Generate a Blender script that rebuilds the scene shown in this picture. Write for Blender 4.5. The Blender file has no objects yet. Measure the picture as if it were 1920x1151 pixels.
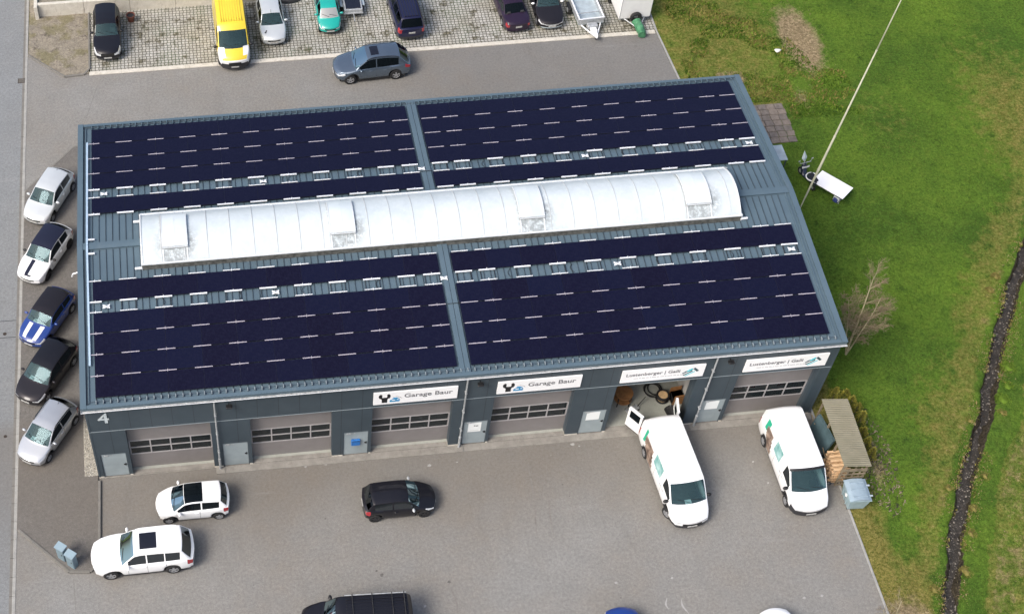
import bpy, bmesh, math, random
import numpy as np
from mathutils import Matrix, Vector
random.seed(7)
rng = np.random.default_rng(7)
S = bpy.context.scene
C = S.collection
R = math.radians
PI = math.pi

# ------------------------------------------------------------------ camera
CP = dict(f=2720.2341, cx=-372.8229, cy=5.5401, C=(6.8684, -38.124, 61.774), rv=(2.481528, -0.130691, 0.039559))
def rodr(r):
    r = np.array(r); th = np.linalg.norm(r); k = r/th
    K = np.array([[0,-k[2],k[1]],[k[2],0,-k[0]],[-k[1],k[0],0]])
    return np.eye(3)+math.sin(th)*K+(1-math.cos(th))*K@K
RM = rodr(CP['rv'])
cam_d = bpy.data.cameras.new('camera'); cam = bpy.data.objects.new('camera', cam_d); C.objects.link(cam)
cam.matrix_world = Matrix(((RM[0][0], -RM[1][0], -RM[2][0], CP['C'][0]),
                           (RM[0][1], -RM[1][1], -RM[2][1], CP['C'][1]),
                           (RM[0][2], -RM[1][2], -RM[2][2], CP['C'][2]), (0, 0, 0, 1)))
cam_d.sensor_fit = 'HORIZONTAL'; cam_d.sensor_width = 36
cam_d.lens = CP['f']/1920*36
cam_d.shift_x = -CP['cx']/1920; cam_d.shift_y = CP['cy']/1920
cam_d.clip_start = 0.5; cam_d.clip_end = 3000
S.camera = cam

# ------------------------------------------------------------------ light
SUN_AZ = R(238)      # compass bearing the light comes from (0 = +Y, clockwise)
SUN_EL = R(48)
w = bpy.data.worlds.new('World'); S.world = w; w.use_nodes = True
nt = w.node_tree; bg = nt.nodes['Background']
sky = nt.nodes.new('ShaderNodeTexSky'); sky.sky_type = 'NISHITA'; sky.sun_disc = False
sky.sun_elevation = SUN_EL; sky.sun_rotation = SUN_AZ
sky.air_density = 1.0; sky.dust_density = 7.0; sky.ozone_density = 1.0; sky.altitude = 500
nt.links.new(sky.outputs[0], bg.inputs[0]); bg.inputs[1].default_value = 0.125
sd = bpy.data.lights.new('sun', 'SUN'); sun = bpy.data.objects.new('sun', sd); C.objects.link(sun)
sd.energy = 1.45; sd.angle = R(22); sd.color = (1.0, 0.96, 0.9)
dirv = Vector((math.sin(SUN_AZ)*math.cos(SUN_EL), math.cos(SUN_AZ)*math.cos(SUN_EL), math.sin(SUN_EL)))
sun.rotation_euler = dirv.to_track_quat('Z', 'Y').to_euler(); sun.location = (0, -30, 60)
S.view_settings.view_transform = 'Standard'; S.view_settings.look = 'None'
S.view_settings.exposure = 0.75; S.view_settings.gamma = 1
S.render.engine = 'CYCLES'

def G(u, v, z=0.0):
    """ground (or height z) point seen at a photo pixel - used once to survey the site"""
    d = RM.T @ np.array([(u-960-CP['cx'])/CP['f'], (v-575.5-CP['cy'])/CP['f'], 1.0])
    t = (z-CP['C'][2])/d[2]; P = np.array(CP['C'])+t*d
    return (float(P[0]), float(P[1]), z)

# ------------------------------------------------------------------ materials
MATS = {}
def mat(name, col, rough=0.6, metal=0.0, var=0.0, scale=8.0, bump=0.0, bscale=40.0, coat=0.0, spec=0.5, detail=4, col2=None):
    if name in MATS: return MATS[name]
    m = bpy.data.materials.new(name); m.use_nodes = True; MATS[name] = m
    n = m.node_tree.nodes; l = m.node_tree.links; b = n['Principled BSDF']
    b.inputs['Base Color'].default_value = (*col, 1); b.inputs['Roughness'].default_value = rough
    b.inputs['Metallic'].default_value = metal; b.inputs['Coat Weight'].default_value = coat
    b.inputs['Coat Roughness'].default_value = 0.06; b.inputs['Specular IOR Level'].default_value = spec
    tc = n.new('ShaderNodeTexCoord')
    if var > 0 or col2:
        t = n.new('ShaderNodeTexNoise'); t.inputs['Scale'].default_value = scale; t.inputs['Detail'].default_value = detail
        l.new(tc.outputs['Object'], t.inputs['Vector'])
        r = n.new('ShaderNodeValToRGB'); l.new(t.outputs['Fac'], r.inputs[0])
        a = [max(0, c*(1-var)) for c in col]; z = col2 or [min(1, c*(1+var)) for c in col]
        r.color_ramp.elements[0].position = 0.3; r.color_ramp.elements[1].position = 0.7
        r.color_ramp.elements[0].color = (*a, 1); r.color_ramp.elements[1].color = (*z, 1)
        l.new(r.outputs[0], b.inputs['Base Color'])
    if bump > 0:
        t2 = n.new('ShaderNodeTexNoise'); t2.inputs['Scale'].default_value = bscale; t2.inputs['Detail'].default_value = 5
        l.new(tc.outputs['Object'], t2.inputs['Vector'])
        bp = n.new('ShaderNodeBump'); bp.inputs['Strength'].default_value = bump; bp.inputs['Distance'].default_value = 0.02
        l.new(t2.outputs['Fac'], bp.inputs['Height']); l.new(bp.outputs[0], b.inputs['Normal'])
    return m

class NG:
    """small node helper"""
    def __init__(s, name, rough=0.9):
        s.m = bpy.data.materials.new(name); s.m.use_nodes = True; s.n = s.m.node_tree.nodes; s.l = s.m.node_tree.links
        s.b = s.n['Principled BSDF']; s.b.inputs['Roughness'].default_value = rough
        s.tc = s.n.new('ShaderNodeTexCoord'); s.P = s.tc.outputs['Object']
    def put(s, sock, v):
        if hasattr(v, 'links') or isinstance(v, bpy.types.NodeSocket): s.l.new(v, sock)
        elif isinstance(v, (tuple, list)): sock.default_value = (*v, 1) if len(v) == 3 and len(sock.default_value) == 4 else v
        else: sock.default_value = v
    def noise(s, scale, detail=4, rough=0.55, vec=None, out='Fac', stretch=None):
        v = vec or s.P
        if stretch:
            mp = s.n.new('ShaderNodeMapping'); mp.inputs['Scale'].default_value = stretch; s.l.new(v, mp.inputs[0]); v = mp.outputs[0]
        t = s.n.new('ShaderNodeTexNoise'); t.inputs['Scale'].default_value = scale; t.inputs['Detail'].default_value = detail
        t.inputs['Roughness'].default_value = rough; s.l.new(v, t.inputs['Vector']); return t.outputs[out]
    def voro(s, scale, feat='F1', out='Distance'):
        t = s.n.new('ShaderNodeTexVoronoi'); t.feature = feat; t.inputs['Scale'].default_value = scale
        s.l.new(s.P, t.inputs['Vector']); return t.outputs[out]
    def step(s, x, a, b, lo=0.0, hi=1.0):
        t = s.n.new('ShaderNodeMapRange'); t.clamp = True
        s.put(t.inputs[0], x); t.inputs[1].default_value = a; t.inputs[2].default_value = b; t.inputs[3].default_value = lo; t.inputs[4].default_value = hi
        return t.outputs[0]
    def math(s, op, a, b=0.0):
        t = s.n.new('ShaderNodeMath'); t.operation = op; s.put(t.inputs[0], a); s.put(t.inputs[1], b); return t.outputs[0]
    def mix(s, f, a, b, mode='MIX'):
        t = s.n.new('ShaderNodeMix'); t.data_type = 'RGBA'; t.blend_type = mode
        s.put(t.inputs[0], f); s.put(t.inputs[6], a); s.put(t.inputs[7], b); return t.outputs[2]
    def attr(s, name):
        t = s.n.new('ShaderNodeAttribute'); t.attribute_name = name; return t
    def sep(s):
        t = s.n.new('ShaderNodeSeparateXYZ'); s.l.new(s.P, t.inputs[0]); return t.outputs
    def color(s, c): s.put(s.b.inputs['Base Color'], c)
    def bump(s, h, st=0.4, d=0.02):
        bp = s.n.new('ShaderNodeBump'); bp.inputs['Strength'].default_value = st; bp.inputs['Distance'].default_value = d
        s.l.new(h, bp.inputs['Height']); s.l.new(bp.outputs[0], s.b.inputs['Normal'])

def asphalt(name, base, warm, tint=1.0, crack=True):
    g = NG(name, 0.92)
    big = g.noise(0.16, 5, 0.6); mid = g.noise(0.9, 5, 0.6); fine = g.noise(20, 4, 0.8); grit = g.noise(90, 2, 0.8)
    c = g.mix(g.step(big, 0.35, 0.65), base, warm)
    c = g.mix(g.step(mid, 0.3, 0.75, 0, 0.8), c, tuple(x*0.84 for x in base))
    f = g.step(fine, 0.3, 0.7, 0.78, 1.22); c = g.mix(1.0, c, f, 'MULTIPLY')
    f2 = g.step(g.noise(7, 4, 0.75), 0.3, 0.7, 0.80, 1.20); c = g.mix(1.0, c, f2, 'MULTIPLY')
    gr = g.step(grit, 0.3, 0.7, 0.66, 1.34); c = g.mix(1.0, c, gr, 'MULTIPLY')
    st = g.noise(0.42, 6, 0.7, stretch=(1.0, 0.35, 1)); c = g.mix(g.step(st, 0.60, 0.78, 0, 0.35), c, tuple(x*0.62 for x in warm))
    sp = g.noise(2.6, 2, 0.5); c = g.mix(g.step(sp, 0.76, 0.82, 0, 0.35), c, (0.40, 0.40, 0.38))
    sp2 = g.noise(3.7, 2, 0.5); c = g.mix(g.step(sp2, 0.20, 0.26, 0.4, 0), c, (0.07, 0.066, 0.06))
    xyz = g.sep()
    a1 = g.math('MULTIPLY', g.step(xyz[1], 19.5, 24), g.step(xyz[0], 12, 24)); c = g.mix(g.math('MULTIPLY', a1, 0.32), c, (0.09, 0.086, 0.084))
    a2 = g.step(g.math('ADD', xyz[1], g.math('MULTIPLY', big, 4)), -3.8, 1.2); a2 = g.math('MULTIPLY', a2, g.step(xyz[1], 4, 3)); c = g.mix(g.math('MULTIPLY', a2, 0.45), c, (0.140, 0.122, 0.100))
    tr = g.noise(0.7, 4, 0.6, stretch=(1.6, 0.18, 1)); c = g.mix(g.step(tr, 0.60, 0.70, 0, 0.12), c, (0.11, 0.10, 0.09))
    tr2 = g.noise(0.9, 5, 0.7, stretch=(0.15, 1.7, 1)); c = g.mix(g.step(tr2, 0.62, 0.70, 0, 0.18), c, (0.34, 0.34, 0.33))
    g.color(c); g.bump(grit, 0.35, 0.01); g.b.inputs['Specular IOR Level'].default_value = 0.25
    return g.m
M = {}
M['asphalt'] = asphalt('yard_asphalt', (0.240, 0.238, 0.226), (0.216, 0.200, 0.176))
M['asphalt_dark'] = asphalt('strip_asphalt', (0.160, 0.153, 0.143), (0.150, 0.139, 0.124))
M['road'] = asphalt('road_asphalt', (0.225, 0.236, 0.240), (0.210, 0.216, 0.214))
def concrete(name, a, b, stain=(0.16, 0.14, 0.10), sa=0.5):
    g = NG(name, 0.9)
    c = g.mix(g.step(g.noise(2.2, 5, 0.65), 0.3, 0.7), a, b)
    c = g.mix(1.0, c, g.step(g.noise(30, 3), 0.3, 0.7, 0.88, 1.1), 'MULTIPLY')
    c = g.mix(g.step(g.noise(3.3, 6, 0.7, stretch=(1, 1, 0.3)), 0.55, 0.8, 0, sa), c, stain)
    g.color(c); g.bump(g.noise(40, 3), 0.3, 0.01); return g.m
M['concrete'] = concrete('concrete', (0.20, 0.188, 0.168), (0.29, 0.275, 0.245), (0.13, 0.11, 0.09), 0.7)
M['concrete_old'] = concrete('weathered_concrete', (0.50, 0.47, 0.40), (0.62, 0.59, 0.52), (0.20, 0.15, 0.10), 0.8)
M['kerb'] = concrete('kerb_stone', (0.27, 0.27, 0.255), (0.36, 0.355, 0.33), sa=0.35)
M['kerb_dark'] = concrete('dull_kerb_stone', (0.15, 0.145, 0.13), (0.20, 0.19, 0.17))
M['floor'] = concrete('workshop_floor', (0.30, 0.31, 0.27), (0.36, 0.37, 0.33), (0.18, 0.18, 0.15), 0.4)

# pavers : brick grid with wide mossy joints
g = NG('grass_joint_pavers', 0.9)
bk = g.n.new('ShaderNodeTexBrick'); g.l.new(g.P, bk.inputs['Vector'])
bk.offset = 0.5; bk.offset_frequency = 2; bk.squash = 1.0
bk.inputs['Scale'].default_value = 1.0; bk.inputs['Mortar Size'].default_value = 0.022; bk.inputs['Mortar Smooth'].default_value = 0.25
bk.inputs['Brick Width'].default_value = 0.225; bk.inputs['Row Height'].default_value = 0.225; bk.inputs['Bias'].default_value = 0.0
bk.offset = 0.12
bk.inputs['Color1'].default_value = (0.36, 0.355, 0.32, 1); bk.inputs['Color2'].default_value = (0.48, 0.47, 0.43, 1)
bk.inputs['Mortar'].default_value = (0.085, 0.08, 0.06, 1)
# wobble the joints a little
wob = g.n.new('ShaderNodeVectorMath'); wob.operation = 'MULTIPLY_ADD'
nz = g.noise(3.0, 2, 0.5, out='Color'); g.l.new(nz, wob.inputs[0]); wob.inputs[1].default_value = (0.05, 0.05, 0); g.l.new(g.P, wob.inputs[2])
g.l.new(wob.outputs[0], bk.inputs['Vector'])
tone = g.noise(0.35, 4, 0.6); c = g.mix(g.step(tone, 0.42, 0.66, 0.0, 0.6), bk.outputs['Color'], g.mix(1.0, bk.outputs['Color'], (0.62, 0.58, 0.46), 'MULTIPLY'))
dirt = g.noise(1.1, 5, 0.7); c = g.mix(g.step(dirt, 0.54, 0.62, 0, 0.9), c, g.mix(1.0, c, (0.30, 0.28, 0.20), 'MULTIPLY'))
moss = g.noise(0.5, 4, 0.6); mj = g.math('MULTIPLY', g.step(moss, 0.48, 0.62), bk.outputs['Fac']); c = g.mix(mj, c, (0.045, 0.07, 0.025))
c = g.mix(1.0, c, g.step(g.noise(25, 3), 0.3, 0.7, 0.85, 1.12), 'MULTIPLY')
g.color(c); inv = g.math('SUBTRACT', 1.0, bk.outputs['Fac']); g.bump(inv, 0.8, 0.03); M['pavers'] = g.m

# meadow : mask attributes (real patches of dead grass, soil, lush grass)
g = NG('meadow_ground', 0.95)
at = g.attr('patch'); sx = g.n.new('ShaderNodeSeparateColor'); g.l.new(at.outputs['Color'], sx.inputs[0])
n1 = g.noise(0.22, 5, 0.6); n2 = g.noise(1.6, 6, 0.7); n3 = g.noise(6.5, 6, 0.8); n4 = g.noise(24, 4, 0.8)
c = g.mix(g.step(n1, 0.35, 0.65), (0.054, 0.106, 0.015), (0.098, 0.168, 0.020))
c = g.mix(g.step(n2, 0.48, 0.76, 0, 0.4), c, (0.120, 0.150, 0.026))
c = g.mix(g.step(n2, 0.26, 0.44, 0.85, 0), c, (0.022, 0.052, 0.010))
d1 = g.math('ADD', sx.outputs[0], g.math('MULTIPLY', g.math('SUBTRACT', n2, 0.5), 1.3))
dry = g.mix(g.step(n3, 0.35, 0.65), (0.130, 0.135, 0.022), (0.215, 0.180, 0.062))
c = g.mix(g.step(d1, 0.28, 0.72), c, dry)
d2 = g.math('ADD', sx.outputs[1], g.math('MULTIPLY', g.math('SUBTRACT', n2, 0.5), 0.9))
straw = g.mix(g.step(n3, 0.35, 0.65), (0.19, 0.145, 0.075), (0.32, 0.25, 0.155))
c = g.mix(g.step(d2, 0.42, 0.72), c, straw)
d3 = g.math('ADD', sx.outputs[2], g.math('MULTIPLY', g.math('SUBTRACT', n3, 0.5), 0.7))
mud = g.mix(g.step(n3, 0.35, 0.65), (0.022, 0.019, 0.013), (0.060, 0.050, 0.034))
c = g.mix(g.step(d3, 0.40, 0.62), c, mud)
c = g.mix(1.0, c, g.step(n3, 0.3, 0.7, 0.45, 1.55), 'MULTIPLY')
c = g.mix(1.0, c, g.step(n4, 0.3, 0.7, 0.45, 1.55), 'MULTIPLY')
g.color(c); g.bump(g.math('ADD', n3, g.math('MULTIPLY', n4, 0.6)), 0.9, 0.06); g.b.inputs['Specular IOR Level'].default_value = 0.1; M['meadow'] = g.m

g = NG('bare_bed_soil', 0.95)
n2 = g.noise(1.3, 6, 0.7); n3 = g.noise(9, 6, 0.8); n4 = g.noise(40, 3, 0.7)
c = g.mix(g.step(n2, 0.35, 0.65), (0.20, 0.175, 0.135), (0.30, 0.265, 0.205))
c = g.mix(g.step(n2, 0.56, 0.66, 0, 0.9), c, (0.085, 0.068, 0.06)); c = g.mix(g.step(g.noise(0.8, 5), 0.5, 0.6, 0, 0.6), c, (0.15, 0.135, 0.055))
c = g.mix(1.0, c, g.step(n3, 0.3, 0.7, 0.5, 1.45), 'MULTIPLY'); c = g.mix(1.0, c, g.step(n4, 0.3, 0.7, 0.6, 1.4), 'MULTIPLY')
g.color(c); g.bump(n3, 0.8, 0.05); M['soil'] = g.m

g = NG('stream_water', 0.45)
n2 = g.noise(3.0, 6, 0.75, stretch=(1, 0.6, 1)); n3 = g.noise(14, 4, 0.7)
c = g.mix(g.step(n2, 0.35, 0.7), (0.012, 0.010, 0.008), (0.055, 0.046, 0.036))
c = g.mix(g.step(n3, 0.56, 0.66, 0, 0.8), c, (0.14, 0.125, 0.105)); g.color(c); g.bump(g.math('ADD', n2, n3), 0.9, 0.05); M['water'] = g.m

# building metals
g = NG('blue_grey_roof_sheet', 0.42)
c = g.mix(g.step(g.noise(0.5, 5, 0.6), 0.3, 0.7), (0.078, 0.119, 0.150), (0.096, 0.143, 0.176))
c = g.mix(g.step(g.noise(2.5, 6, 0.7, stretch=(1, 0.2, 1)), 0.58, 0.8, 0, 0.35), c, (0.17, 0.20, 0.21)); g.color(c); M['roof'] = g.m
M['trim'] = mat('dark_blue_grey_trim', (0.052, 0.072, 0.088), 0.4, var=0.08, scale=1.5)
g = NG('anthracite_wall_cassettes', 0.5)
xyz = g.sep(); fr = g.math('FRACT', g.math('DIVIDE', xyz[0], 1.0)); seam = g.math('MAXIMUM', g.step(fr, 0.0, 0.022, 1, 0), g.step(fr, 0.978, 1.0, 0, 1))
fz = g.math('FRACT', g.math('MULTIPLY', xyz[0], 25)); rib = g.step(fz, 0.3, 0.7, 0.96, 1.03)
c = g.mix(g.step(g.noise(0.9, 4, 0.6), 0.3, 0.7), (0.038, 0.055, 0.069), (0.049, 0.069, 0.085)); c = g.mix(1.0, c, rib, 'MULTIPLY')
c = g.mix(seam, c, (0.016, 0.022, 0.028)); g.color(c); M['wall'] = g.m
M['edge'] = mat('pale_drip_edge', (0.22, 0.26, 0.28), 0.4)
M['galv'] = mat('galvanised_steel', (0.44, 0.46, 0.47), 0.45, 0.35, 0.22, 6)
M['galv_blue'] = mat('zinc_sheet', (0.44, 0.51, 0.54), 0.4, 0.2, 0.15, 3)
M['alu'] = mat('mill_aluminium', (0.80, 0.82, 0.84), 0.4, 0.1, 0.06, 3)
M['alu_dull'] = mat('anodised_clamp', (0.46, 0.42, 0.46), 0.45, 0.2, 0.15, 6)
M['tray'] = mat('pale_cable_tray', (0.42, 0.55, 0.68), 0.4, 0.1, 0.08, 2)
g = NG('garage_door_panels', 0.5)
xyz = g.sep(); fz = g.math('FRACT', g.math('MULTIPLY', xyz[2], 9.0)); line = g.step(fz, 0.0, 0.14, 0.72, 1.0)
c = g.mix(g.step(g.noise(1.4, 4, 0.6), 0.3, 0.7), (0.195, 0.180, 0.175), (0.225, 0.210, 0.205)); c = g.mix(1.0, c, line, 'MULTIPLY'); g.color(c); M['gdoor'] = g.m
M['gframe'] = mat('door_window_frame', (0.42, 0.40, 0.40), 0.4, 0.1, 0.05, 4)
M['pdoor'] = mat('service_door', (0.285, 0.335, 0.35), 0.45, 0, 0.10, 1.5)
M['black'] = mat('black_plastic', (0.012, 0.012, 0.013), 0.5)
M['dark'] = mat('dark_interior', (0.022, 0.022, 0.024), 0.8, 0, 0.4, 3)
M['white'] = mat('white_sheet', (0.82, 0.82, 0.80), 0.4, 0, 0.03, 3)
M['plate'] = mat('number_plate_white', (0.42, 0.42, 0.40), 0.6)
M['paper'] = mat('white_paper', (0.80, 0.82, 0.80), 0.8)
# solar panel: navy laminate with faint cell grid, module to module variation
g = NG('solar_laminate', 0.38)
xyz = g.sep(); fx = g.math('FRACT', g.math('MULTIPLY', xyz[0], 10.65)); fy = g.math('FRACT', g.math('MULTIPLY', xyz[1], 5.3))
ln = g.math('MAXIMUM', g.step(fx, 0.0, 0.12, 1, 0), g.step(fy, 0.0, 0.06, 1, 0))
oi = g.n.new('ShaderNodeObjectInfo')
c = g.mix(g.step(oi.outputs['Random'], 0.0, 1.0), (0.0050, 0.0040, 0.015), (0.0052, 0.0066, 0.024))
c = g.mix(g.step(g.noise(9, 4, 0.9), 0.45, 0.68, 0, 1.0), c, (0.011, 0.012, 0.030)); c = g.mix(g.math('MULTIPLY', ln, 0.5), c, (0.004, 0.004, 0.010))
g.color(c); g.b.inputs['Specular IOR Level'].default_value = 0.13; M['solar'] = g.m
M['solar_edge'] = mat('black_module_frame', (0.006, 0.006, 0.010), 0.5)
# skylight sheet
g = NG('opal_skylight_sheet', 0.35)
c = g.mix(g.step(g.noise(0.7, 5, 0.6), 0.3, 0.7), (0.54, 0.61, 0.64), (0.66, 0.72, 0.74))
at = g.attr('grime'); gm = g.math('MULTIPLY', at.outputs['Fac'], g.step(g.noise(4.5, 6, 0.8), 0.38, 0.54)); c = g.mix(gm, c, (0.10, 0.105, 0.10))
g.color(c); M['opal'] = g.m
M['opal_seam'] = mat('skylight_bar', (0.50, 0.53, 0.54), 0.5, 0.1, 0.1, 2)
M['opal_frame'] = mat('skylight_frame', (0.70, 0.73, 0.74), 0.35, 0.1, 0.05, 3)
M['grime'] = mat('grimy_metal', (0.10, 0.10, 0.09), 0.7, 0, 0.5, 5)

def glass(name, tint, refl=0.12, op=0.35, gcol=(0.42, 0.58, 0.62)):
    m = bpy.data.materials.new(name); m.use_nodes = True; n = m.node_tree.nodes; l = m.node_tree.links
    n.remove(n['Principled BSDF']); out = n['Material Output']
    tr = n.new('ShaderNodeBsdfTransparent'); tr.inputs[0].default_value = (*tint, 1)
    gl = n.new('ShaderNodeBsdfGlossy'); gl.inputs['Roughness'].default_value = 0.04; gl.inputs[0].default_value = (*gcol, 1)
    df = n.new('ShaderNodeBsdfDiffuse'); df.inputs[0].default_value = (tint[0]*0.16, tint[1]*0.22, tint[2]*0.24, 1)
    fr = n.new('ShaderNodeFresnel'); fr.inputs[0].default_value = 1.5
    a = n.new('ShaderNodeMath'); a.operation = 'ADD'; l.new(fr.outputs[0], a.inputs[0]); a.inputs[1].default_value = refl
    m1 = n.new('ShaderNodeMixShader'); m1.inputs[0].default_value = op; l.new(tr.outputs[0], m1.inputs[1]); l.new(df.outputs[0], m1.inputs[2])
    m2 = n.new('ShaderNodeMixShader'); l.new(a.outputs[0], m2.inputs[0]); l.new(m1.outputs[0], m2.inputs[1]); l.new(gl.outputs[0], m2.inputs[2])
    l.new(m2.outputs[0], out.inputs[0]); return m
M['glass'] = glass('car_glass', (0.55, 0.74, 0.75), 0.0, 0.25, (0.34, 0.46, 0.50))
M['glass_dark'] = glass('tinted_car_glass', (0.05, 0.055, 0.065), 0.0, 0.6, (0.14, 0.16, 0.18))
M['pane'] = glass('workshop_glass', (0.50, 0.48, 0.48), 0.04, 0.22, (0.55, 0.55, 0.56))
M['tyre'] = mat('tyre_rubber', (0.015, 0.015, 0.016), 0.8)
M['rim'] = mat('alloy_rim', (0.42, 0.43, 0.45), 0.35, 0.5)
M['rim_dark'] = mat('black_alloy_rim', (0.04, 0.04, 0.045), 0.35, 0.4)
M['lamp'] = mat('headlamp_lens', (0.80, 0.83, 0.86), 0.12, 0.2, coat=0.8)
M['tail'] = mat('red_lamp_lens', (0.35, 0.02, 0.03), 0.15, coat=0.8)
M['seat'] = mat('seat_fabric', (0.035, 0.036, 0.04), 0.9, 0, 0.3, 8)
M['dash'] = mat('dashboard_plastic', (0.030, 0.033, 0.036), 0.7, 0, 0.3, 6)
def paint(name, col, metal=0.0, rough=0.35):
    dk = max(col) < 0.06
    return mat(name, col, rough, metal, coat=0.45 if dk else 0.8, var=0.03, scale=2, spec=0.2 if dk else 0.5)

# ------------------------------------------------------------------ mesh helpers
class MB:
    def __init__(s): s.v = []; s.f = []; s.mi = []; s.mats = []
    def m(s, mt):
        if mt not in s.mats: s.mats.append(mt)
        return s.mats.index(mt)
    def add(s, vs, fs, mt):
        o = len(s.v); s.v += [tuple(map(float, v)) for v in vs]; k = s.m(mt)
        for f in fs: s.f.append([i+o for i in f]); s.mi.append(k)
    def box(s, x0, x1, y0, y1, z0, z1, mt, T=None):
        vs = [(x0,y0,z0),(x1,y0,z0),(x1,y1,z0),(x0,y1,z0),(x0,y0,z1),(x1,y0,z1),(x1,y1,z1),(x0,y1,z1)]
        if T is not None: vs = [tuple(T @ Vector(v)) for v in vs]
        s.add(vs, [(0,3,2,1),(4,5,6,7),(0,1,5,4),(1,2,6,5),(2,3,7,6),(3,0,4,7)], mt)
    def bbox(s, x0, x1, y0, y1, z0, z1, mt, b=0.02, T=None):
        """box with chamfered upright and top edges"""
        b = min(b, (x1-x0)*0.45, (y1-y0)*0.45, (z1-z0)*0.9)
        def ring(i, z): return [(x0+i+b,y0+i,z),(x1-i-b,y0+i,z),(x1-i,y0+i+b,z),(x1-i,y1-i-b,z),(x1-i-b,y1-i,z),(x0+i+b,y1-i,z),(x0+i,y1-i-b,z),(x0+i,y0+i+b,z)]
        vs = ring(0, z0)+ring(0, z1-b)+ring(b, z1)
        if T is not None: vs = [tuple(T @ Vector(v)) for v in vs]
        fs = [tuple(range(7,-1,-1)), tuple(range(16,24))]
        for r in (0, 8):
            for i in range(8): j = (i+1) % 8; fs.append((r+i, r+j, r+8+j, r+8+i))
        s.add(vs, fs, mt)
    def cyl(s, p, q, r0, mt, r1=None, n=10, cap=True):
        p = Vector(p); q = Vector(q); r1 = r0 if r1 is None else r1
        d = (q-p).normalized(); a = d.orthogonal().normalized(); b = d.cross(a)
        vs = []
        for c, r in ((p, r0), (q, r1)):
            for i in range(n):
                t = 2*PI*i/n; vs.append(c+a*math.cos(t)*r+b*math.sin(t)*r)
        fs = [(i, (i+1) % n, n+(i+1) % n, n+i) for i in range(n)]
        if cap: fs += [tuple(range(n-1,-1,-1)), tuple(range(n, 2*n))]
        s.add(vs, fs, mt)
    def quad(s, pts, mt): s.add(pts, [tuple(range(len(pts)))], mt)
    def prism(s, poly, z0, z1, mt, top=True):
        n = len(poly); vs = [(x, y, z0) for x, y in poly]+[(x, y, z1) for x, y in poly]
        fs = [(i, (i+1) % n, n+(i+1) % n, n+i) for i in range(n)]+[tuple(range(n, 2*n))]+[tuple(range(n-1,-1,-1))]
        s.add(vs, fs, mt)
    def build(s, name, parent=None, smooth=False, angle=None, loc=(0,0,0)):
        me = bpy.data.meshes.new(name); me.from_pydata(s.v, [], s.f)
        for mt in s.mats: me.materials.append(mt)
        me.polygons.foreach_set('material_index', s.mi)
        if smooth: me.polygons.foreach_set('use_smooth', [True]*len(me.polygons))
        if smooth and angle:
            me.set_sharp_from_angle(angle=R(angle))
        me.update()
        o = bpy.data.objects.new(name, me); C.objects.link(o); o.parent = parent; o.location = loc
        return o
def tag(o, label, cat, group=None, kind=None):
    if label: o['label'] = label
    if cat: o['category'] = cat
    if group: o['group'] = group
    if kind: o['kind'] = kind
    return o
def thing(name, label, cat, loc=(0,0,0), rz=0.0, group=None):
    o = bpy.data.objects.new(name, None); C.objects.link(o); o.location = loc; o.rotation_euler = (0,0,rz); o.empty_display_size = 0.3
    return tag(o, label, cat, group)
def struct(mb, name, **k):
    o = mb.build(name, **k); o['kind'] = 'structure'; return o
def text_mesh(body, size, mt, T, parent, name, bold=0.0, extrude=0.004, spacing=1.0):
    cu = bpy.data.curves.new('txt', 'FONT'); cu.body = body; cu.size = size; cu.extrude = extrude; cu.offset = bold; cu.space_character = spacing
    cu.fill_mode = 'BOTH'
    t = bpy.data.objects.new('txt', cu); C.objects.link(t)
    dg = bpy.context.evaluated_depsgraph_get(); me = bpy.data.meshes.new_from_object(t.evaluated_get(dg))
    bpy.data.objects.remove(t)
    xs = [v.co.x for v in me.vertices]; wd = max(xs)-min(xs)
    me.transform(T); me.materials.clear(); me.materials.append(mt); me.name = name
    o = bpy.data.objects.new(name, me); C.objects.link(o); o.parent = parent
    return o, wd

# ------------------------------------------------------------------ site
def vnoise(x, y, sc, seed=0):
    x = np.asarray(x, float)*sc+seed*17.3; y = np.asarray(y, float)*sc+seed*9.1
    xi = np.floor(x).astype(np.int64); yi = np.floor(y).astype(np.int64); fx = x-xi; fy = y-yi
    fx = fx*fx*(3-2*fx); fy = fy*fy*(3-2*fy)
    def h(a, b):
        n = (a*374761393+b*668265263+seed*974711) & 0x7fffffff; n = ((n ^ (n >> 13))*1274126177) & 0x7fffffff
        return ((n ^ (n >> 16)) & 0xffff)/65535.0
    return (h(xi,yi)*(1-fx)+h(xi+1,yi)*fx)*(1-fy)+(h(xi,yi+1)*(1-fx)+h(xi+1,yi+1)*fx)*fy
PATH = np.array([(96,68),(70,36),(60,23),(51.9,10.0),(49.85,7.2),(46.6,2.05),(44.55,-1.55),(42.5,-4.65),(41.25,-6.9),(40.05,-9.2),(39.05,-11.5),(38.3,-16),(37.5,-40),(36,-90)], float)
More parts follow.
